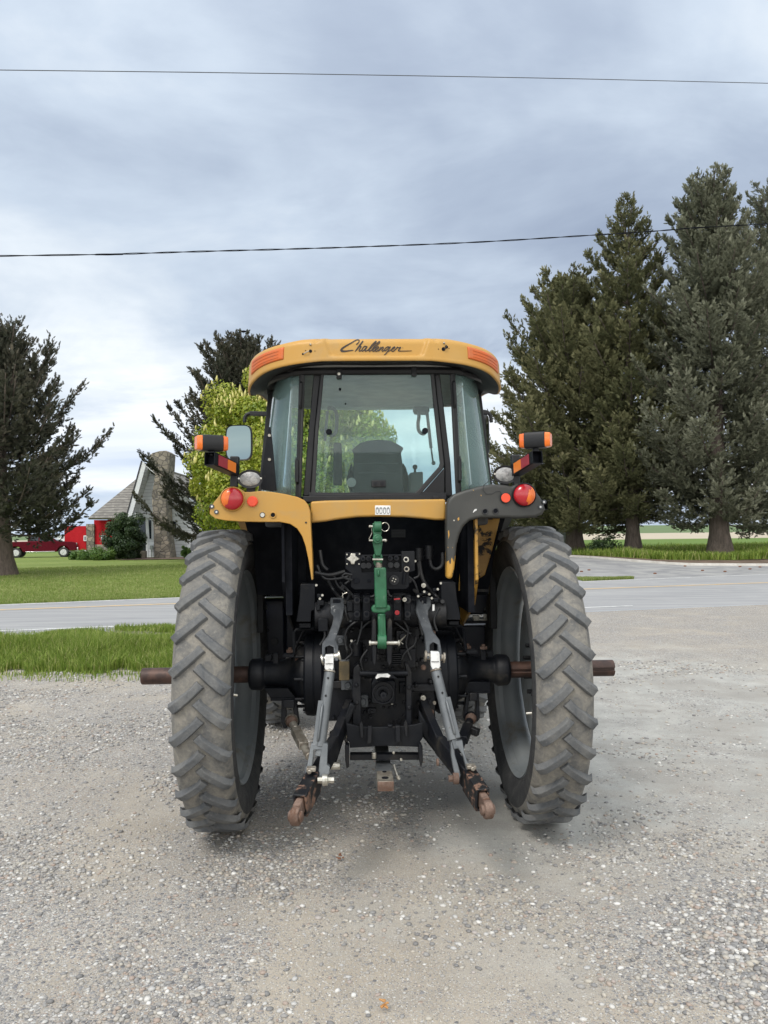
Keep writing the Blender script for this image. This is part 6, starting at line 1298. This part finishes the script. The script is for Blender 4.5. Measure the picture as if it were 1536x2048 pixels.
# wing roof and red garage fronts
V = [W(276, 955, HD+6), W(176, 1036, HD+2), W(292, 1036, HD+2), W(300, 955, HD+6)]; o = MB().ext(V, (0, .15, -.12)).build('roof', M['shingle'], house); o.matrix_parent_inverse = Matrix.Translation((-hb.x, -HD, -.35))
HP('porch_wall', [(215, 1034), (295, 1034), (295, GR), (215, GR)], HD+4.5, .25, M['dkwin_porch'])  # near-black sheet, the porch's shade put into its colour
HP('garage_front', [(129, 1052), (172, 1052), (172, 1101), (129, 1101)], HD+6, .25, M['barnred']); HP('garage_front', [(188, 1040), (238, 1040), (238, 1089), (188, 1089)], HD+3, .25, M['barnred'])
HP('stone_base', [(186, 1089), (238, 1089), (238, GR), (186, GR)], HD+2.9, .4, M['stone']); HP('stone_pillar', [(172, 1048), (188, 1048), (188, GR), (174, GR)], HD+2.8, .9, M['stone'])
HP('garage_sill', [(129, 1100), (173, 1100), (173, 1103), (129, 1103)], HD+5.9, .2, M['trimw'])
HP('garage_wing', [(100, 1072), (129, 1072), (129, 1103), (100, 1103)], HD+12, .25, M['siding'])
for (x0, y0_, x1, y1, D) in ((202, 1070, 212, 1080, HD+2.95), (167, 1071, 173, 1082, HD+5.9)):
    f_ = HP('garage_window', [(x0, y0_), (x1, y0_), (x1, y1), (x0, y1)], D, .06, M['trimw']); o = quadW([(x0+2, y0_+2), (x1-2, y0_+2), (x1-2, y1-2), (x0+2, y1-2)], D-.02, .05, MB()).build('pane', M['dkwin_porch'], f_); o.matrix_parent_inverse = (Matrix.Translation((hb.x, HD, .35)) @ Matrix.Identity(4)).inverted() if False else Matrix.Translation((-hb.x, -HD, -.35)) if False else Matrix.Identity(4)
wn = HP('window', [(293, 1034), (306, 1036), (306, 1080), (297, 1078)], HD-.06, .08, M['trimw']); quadW([(296.5, 1040), (302.5, 1040), (302.5, 1078), (299, 1077)], HD-.09, .05, MB()).build('pane', M['dkwin_porch'], wn)
wn = HP('window', [(341, 1040), (356, 1040), (356, 1076), (341, 1076)], HD-.06, .08, M['trimw']); quadW([(343, 1043), (352, 1043), (352, 1074), (343, 1074)], HD-.09, .05, MB()).build('pane', M['dkwin_porch'], wn)
HP('corner_trim', [(291, 1034), (295, 1034), (297, GR), (293, GR)], HD-.04, .08, M['trimw']); HP('corner_trim', [(371, 1075), (373, 1075), (373, GR), (371, GR)], HD-.04, .08, M['trimw'])
# chimney: broad at the foot, leaning shoulder, capped above the ridge
cm = MB(); quadW([(298, 912), (304, 906), (318, 902), (332, 901), (340, 906), (338, 940), (332, 975), (334, 1060), (342, 1115), (343, GR), (308, GR), (307, 1060), (303, 990), (310, 950), (300, 930)], HD-2.2, 1.6, cm); o = cm.build('chimney', M['stone'], house, .05); o.matrix_parent_inverse = Matrix.Translation((-hb.x, -HD, -.35))
HP('electric_meter', [(299.5, 1091), (305, 1091), (305, 1099), (299.5, 1099)], HD-.3, .25, M['siding2']); HP('conduit', [(301.8, 1099), (303, 1099), (303, GR-2), (301.8, GR-2)], HD-.2, .1, M['siding2'])
dsp = MB().bar(W(292, 1073, HD-1.5), W(263, 1114, HD-3.0), .14, .14); o = dsp.build('downspout', M['trimw'], None, .02); tag(o, 'white downspout pipe slanting down beside the house corner', 'downspout')
dsp = MB().box(W(287, 1109, HD-1)+Vector((0, 0, 0)), (.45, .3, .55)); o = dsp.build('utility_box', plain('weathered_box', [(.3, (.16, .14, .11)), (.7, (.24, .22, .18))], 4), None, .03); tag(o, 'brown utility box standing against the white siding', 'box')
b = W(276, 1113, HD-2); b.z = .35; leafy('garden_plant', b, .55, .35, 'small bluish plant next to the slanting downspout', M['lilac'], 77, 16, 2500, .08, .02, 'plant', .01, blobr=.4, fill=.3)
b = MB().ball(W(233, 1116.5, HD-3), .30, 1.2, .7, .42); o = b.build('rock', M['stone'], None); tag(o, 'grey rock lying on the lawn near the bush', 'rock')
sheet('bark_bed', c(HD-6.0), c(HD-.2), W(262, 1116, HD-3).x, W(400, 1116, HD-3).x, 30, 8, lambda x, y: .35+.05+.06*math.sin(x)*0, M['soil'])
# garage building on the right, half hidden by tyre and trees
gb = W(1080, 1105, 62); gar = empty('garage', (gb.x, 62, .35)); tag(gar, 'grey-green sided garage with olive door behind the right rear tyre', 'garage')
def GPt(name, pix, D, th, mat, z=None):
    o = quadW(pix, D, th, MB()).build(name, mat, gar); o.matrix_parent_inverse = Matrix.Translation((-gb.x, -62, -.35)); return o
GPt('wall', [(985, 1000), (1136, 1000), (1136, 1112), (985, 1112)], 62, 5, M['siding2']); GPt('door', [(1036, 1032), (1112, 1032), (1112, 1112), (1036, 1112)], 61.9, .08, M['garage'])
GPt('door_trim', [(1031, 1027), (1036, 1027), (1036, 1112), (1031, 1112)], 61.85, .12, M['trimw']); GPt('door_trim', [(1112, 1027), (1116, 1027), (1116, 1112), (1112, 1112)], 61.85, .12, M['siding2'])
V = [W(960, 1003, 61), W(1142, 1003, 61), W(1125, 975, 66), W(980, 975, 66)]; o = MB().ext(V, (0, .1, -.15)).build('roof', M['shingle'], gar); o.matrix_parent_inverse = Matrix.Translation((-gb.x, -62, -.35))
# ---------------------------------------------------------------- pickup truck
def truck():
    c0 = W(84, 1114, 66); root = empty('pickup_truck', (c0.x, 66, .35), R(14)); tag(root, 'dark red pickup truck parked beyond the lawn under the left spruce', 'truck')
    red = surf('truck_paint', (.085, .002, .009), .45, c2=(.10, .003, .012), spec=.12, bst=0); gl = M['dkwin_porch']; Wd = 2.0
    side = [(-2.9, .62), (-2.95, 1.0), (-2.92, 1.34), (-.95, 1.36), (-.92, 1.38), (1.35, 1.36), (2.55, 1.30), (2.88, 1.20), (2.95, .95), (2.95, .60), (2.60, .52)]
    def arch(cx): return [(cx+math.cos(a)*.50, .46+math.sin(a)*.50) for a in np.linspace(.15, math.pi-.15, 10)]
    prof = side+arch(1.86)+[(1.3, .46), (-1.2, .46)]+arch(-1.86)+[(-2.4, .52)]
    m = MB().ext([Vector((x, -Wd/2, z)) for x, z in prof], (0, Wd, 0)); body = m.build('body', red, root, .05, seg=3)
    cabp = [(-.98, 1.36), (-.85, 1.90), (-.55, 1.95), (.40, 1.94), (.62, 1.88), (1.32, 1.36)]
    vs = [Vector((x, -Wd/2+.06+(z-1.36)*.25, z)) for x, z in cabp]+[Vector((x, Wd/2-.06-(z-1.36)*.25, z)) for x, z in cabp]; n = 6
    MB().add(vs, [tuple(range(n)), tuple(range(2*n-1, n-1, -1))]+[(i, (i+1) % n, n+(i+1) % n, n+i) for i in range(n)]).build('cab', red, root, .04)
    for (a0, a1, b0, b1) in ((-.80, -.70, -.12, -.12), (-.02, -.02, 1.16, .56)):
        for s_ in (-1, 1):
            y0 = s_*(Wd/2-.06+.008); y1 = s_*(Wd/2-.06-.12+.008)
            MB().ext([(a0, y0, 1.40), (b0, y0, 1.40), (b1, y1, 1.86), (a1, y1, 1.86)], (0, s_*.01, 0)).build('side_window', gl, root)
    MB().ext([(1.30, -.82, 1.42), (1.30, .82, 1.42), (.68, .72, 1.86), (.68, -.72, 1.86)], (.02, 0, .02)).build('windscreen', gl, root)
    ch = surf('truck_chrome', (.6, .6, .62), .15, metal=1, bst=0)
    MB().box((2.98, 0, .72), (.16, 1.95, .24)).build('bumper', ch, root, .05); MB().box((2.93, 0, 1.02), (.06, 1.3, .30)).build('grille', ch, root, .02)
    for s_ in (-1, 1):
        MB().box((2.88, s_*.85, 1.08), (.14, .24, .26)).build('headlight', M['clear_lens'], root, .03); MB().box((0.95, s_*1.10, 1.48), (.16, .22, .22)).build('mirror', M['plastic'], root, .03)
        MB().box((.05, s_*1.02, .50), (2.3, .14, .05)).build('running_board', ch, root, .01)
        for cx in (1.86, -1.86):
            w_ = empty('wheel', (cx, s_*.88, .42), 0, root); MB().lathe([(-.13, .25), (-.14, .38), (-.09, .415), (.09, .415), (.14, .38), (.13, .25)], (0, 0, 0), 'Y', 36).build('tyre', M['side'], w_)
            rm = MB().lathe([(.145*s_, .26), (.12*s_, .24), (.09*s_, .05), (.11*s_, .0)], (0, 0, 0), 'Y', 30)
            for k in range(6): a = k*math.pi/3; rm.bar((0, .13*s_, 0), (math.cos(a)*.24, .145*s_, math.sin(a)*.24), .07, .03)
            rm.build('rim', ch, w_)
truck()
# ---------------------------------------------------------------- overhead wires
def wire(name, pts, Y0, sl, r, label, twist=0):
    P3 = []
    for px, py in pts:
        k = (px-768)/F; Y = Y0/(1-sl*k); P3.append(W(px, py, Y))
    d0 = (P3[0]-P3[1]).normalized(); d1 = (P3[-1]-P3[-2]).normalized(); P3 = [P3[0]+d0*30]+P3+[P3[-1]+d1*30]; C_ = cr(P3, 30)
    m = MB()
    if not twist: m.tube(C_, r, 6)
    else:
        D_ = []; tot = 0
        for i in range(len(C_)-1):
            seg_ = (C_[i+1]-C_[i]).length; k = max(1, int(seg_/.12))
            for j in range(k): D_.append(C_[i].lerp(C_[i+1], j/k))
        for ph in (0, math.pi):
            q = [];
            for i, p in enumerate(D_): a = i*.12*2*math.pi/twist+ph; q.append(p+Vector((0, math.cos(a)*r*1.1, math.sin(a)*r*1.1)))
            m.tube(q, r, 5)
    o = m.build(name, M['wire'] if not twist else M['void'], None); tag(o, label, 'wire'); return o
M['wire'] = surf('grey_cable', (.055, .058, .06), .6, bst=0)
wire('overhead_wire', [(0, 140), (380, 144.5), (768, 150.5), (1150, 157.5), (1536, 166.5)], 13.5, .25, .0065, 'thin straight grey wire high across the sky')
wire('overhead_cable', [(0, 512), (200, 509), (400, 503), (600, 497.5), (768, 492), (960, 484), (1150, 472.5), (1300, 463), (1400, 455), (1536, 447.5)], 22, .30, .0115, 'dark twisted cable sagging above the tractor roof', twist=2.4)
for i, (px, py) in enumerate(((1163, 1144), (1178, 1141), (1310, 1148), (1405, 1142), (1450, 1144), (1500, 1139), (1370, 1133), (1480, 1134), (1520, 1135))):
    p = onbank(px, py); o = MB().ball(p+Vector((0, 0, .03)), .05, 1.7, .8, .7, 8, 6).build('spruce_cone', M['bark'], None); tag(o, 'brown spruce cone fallen beside the kerb under the trees', 'cone', 'fallen spruce cones')
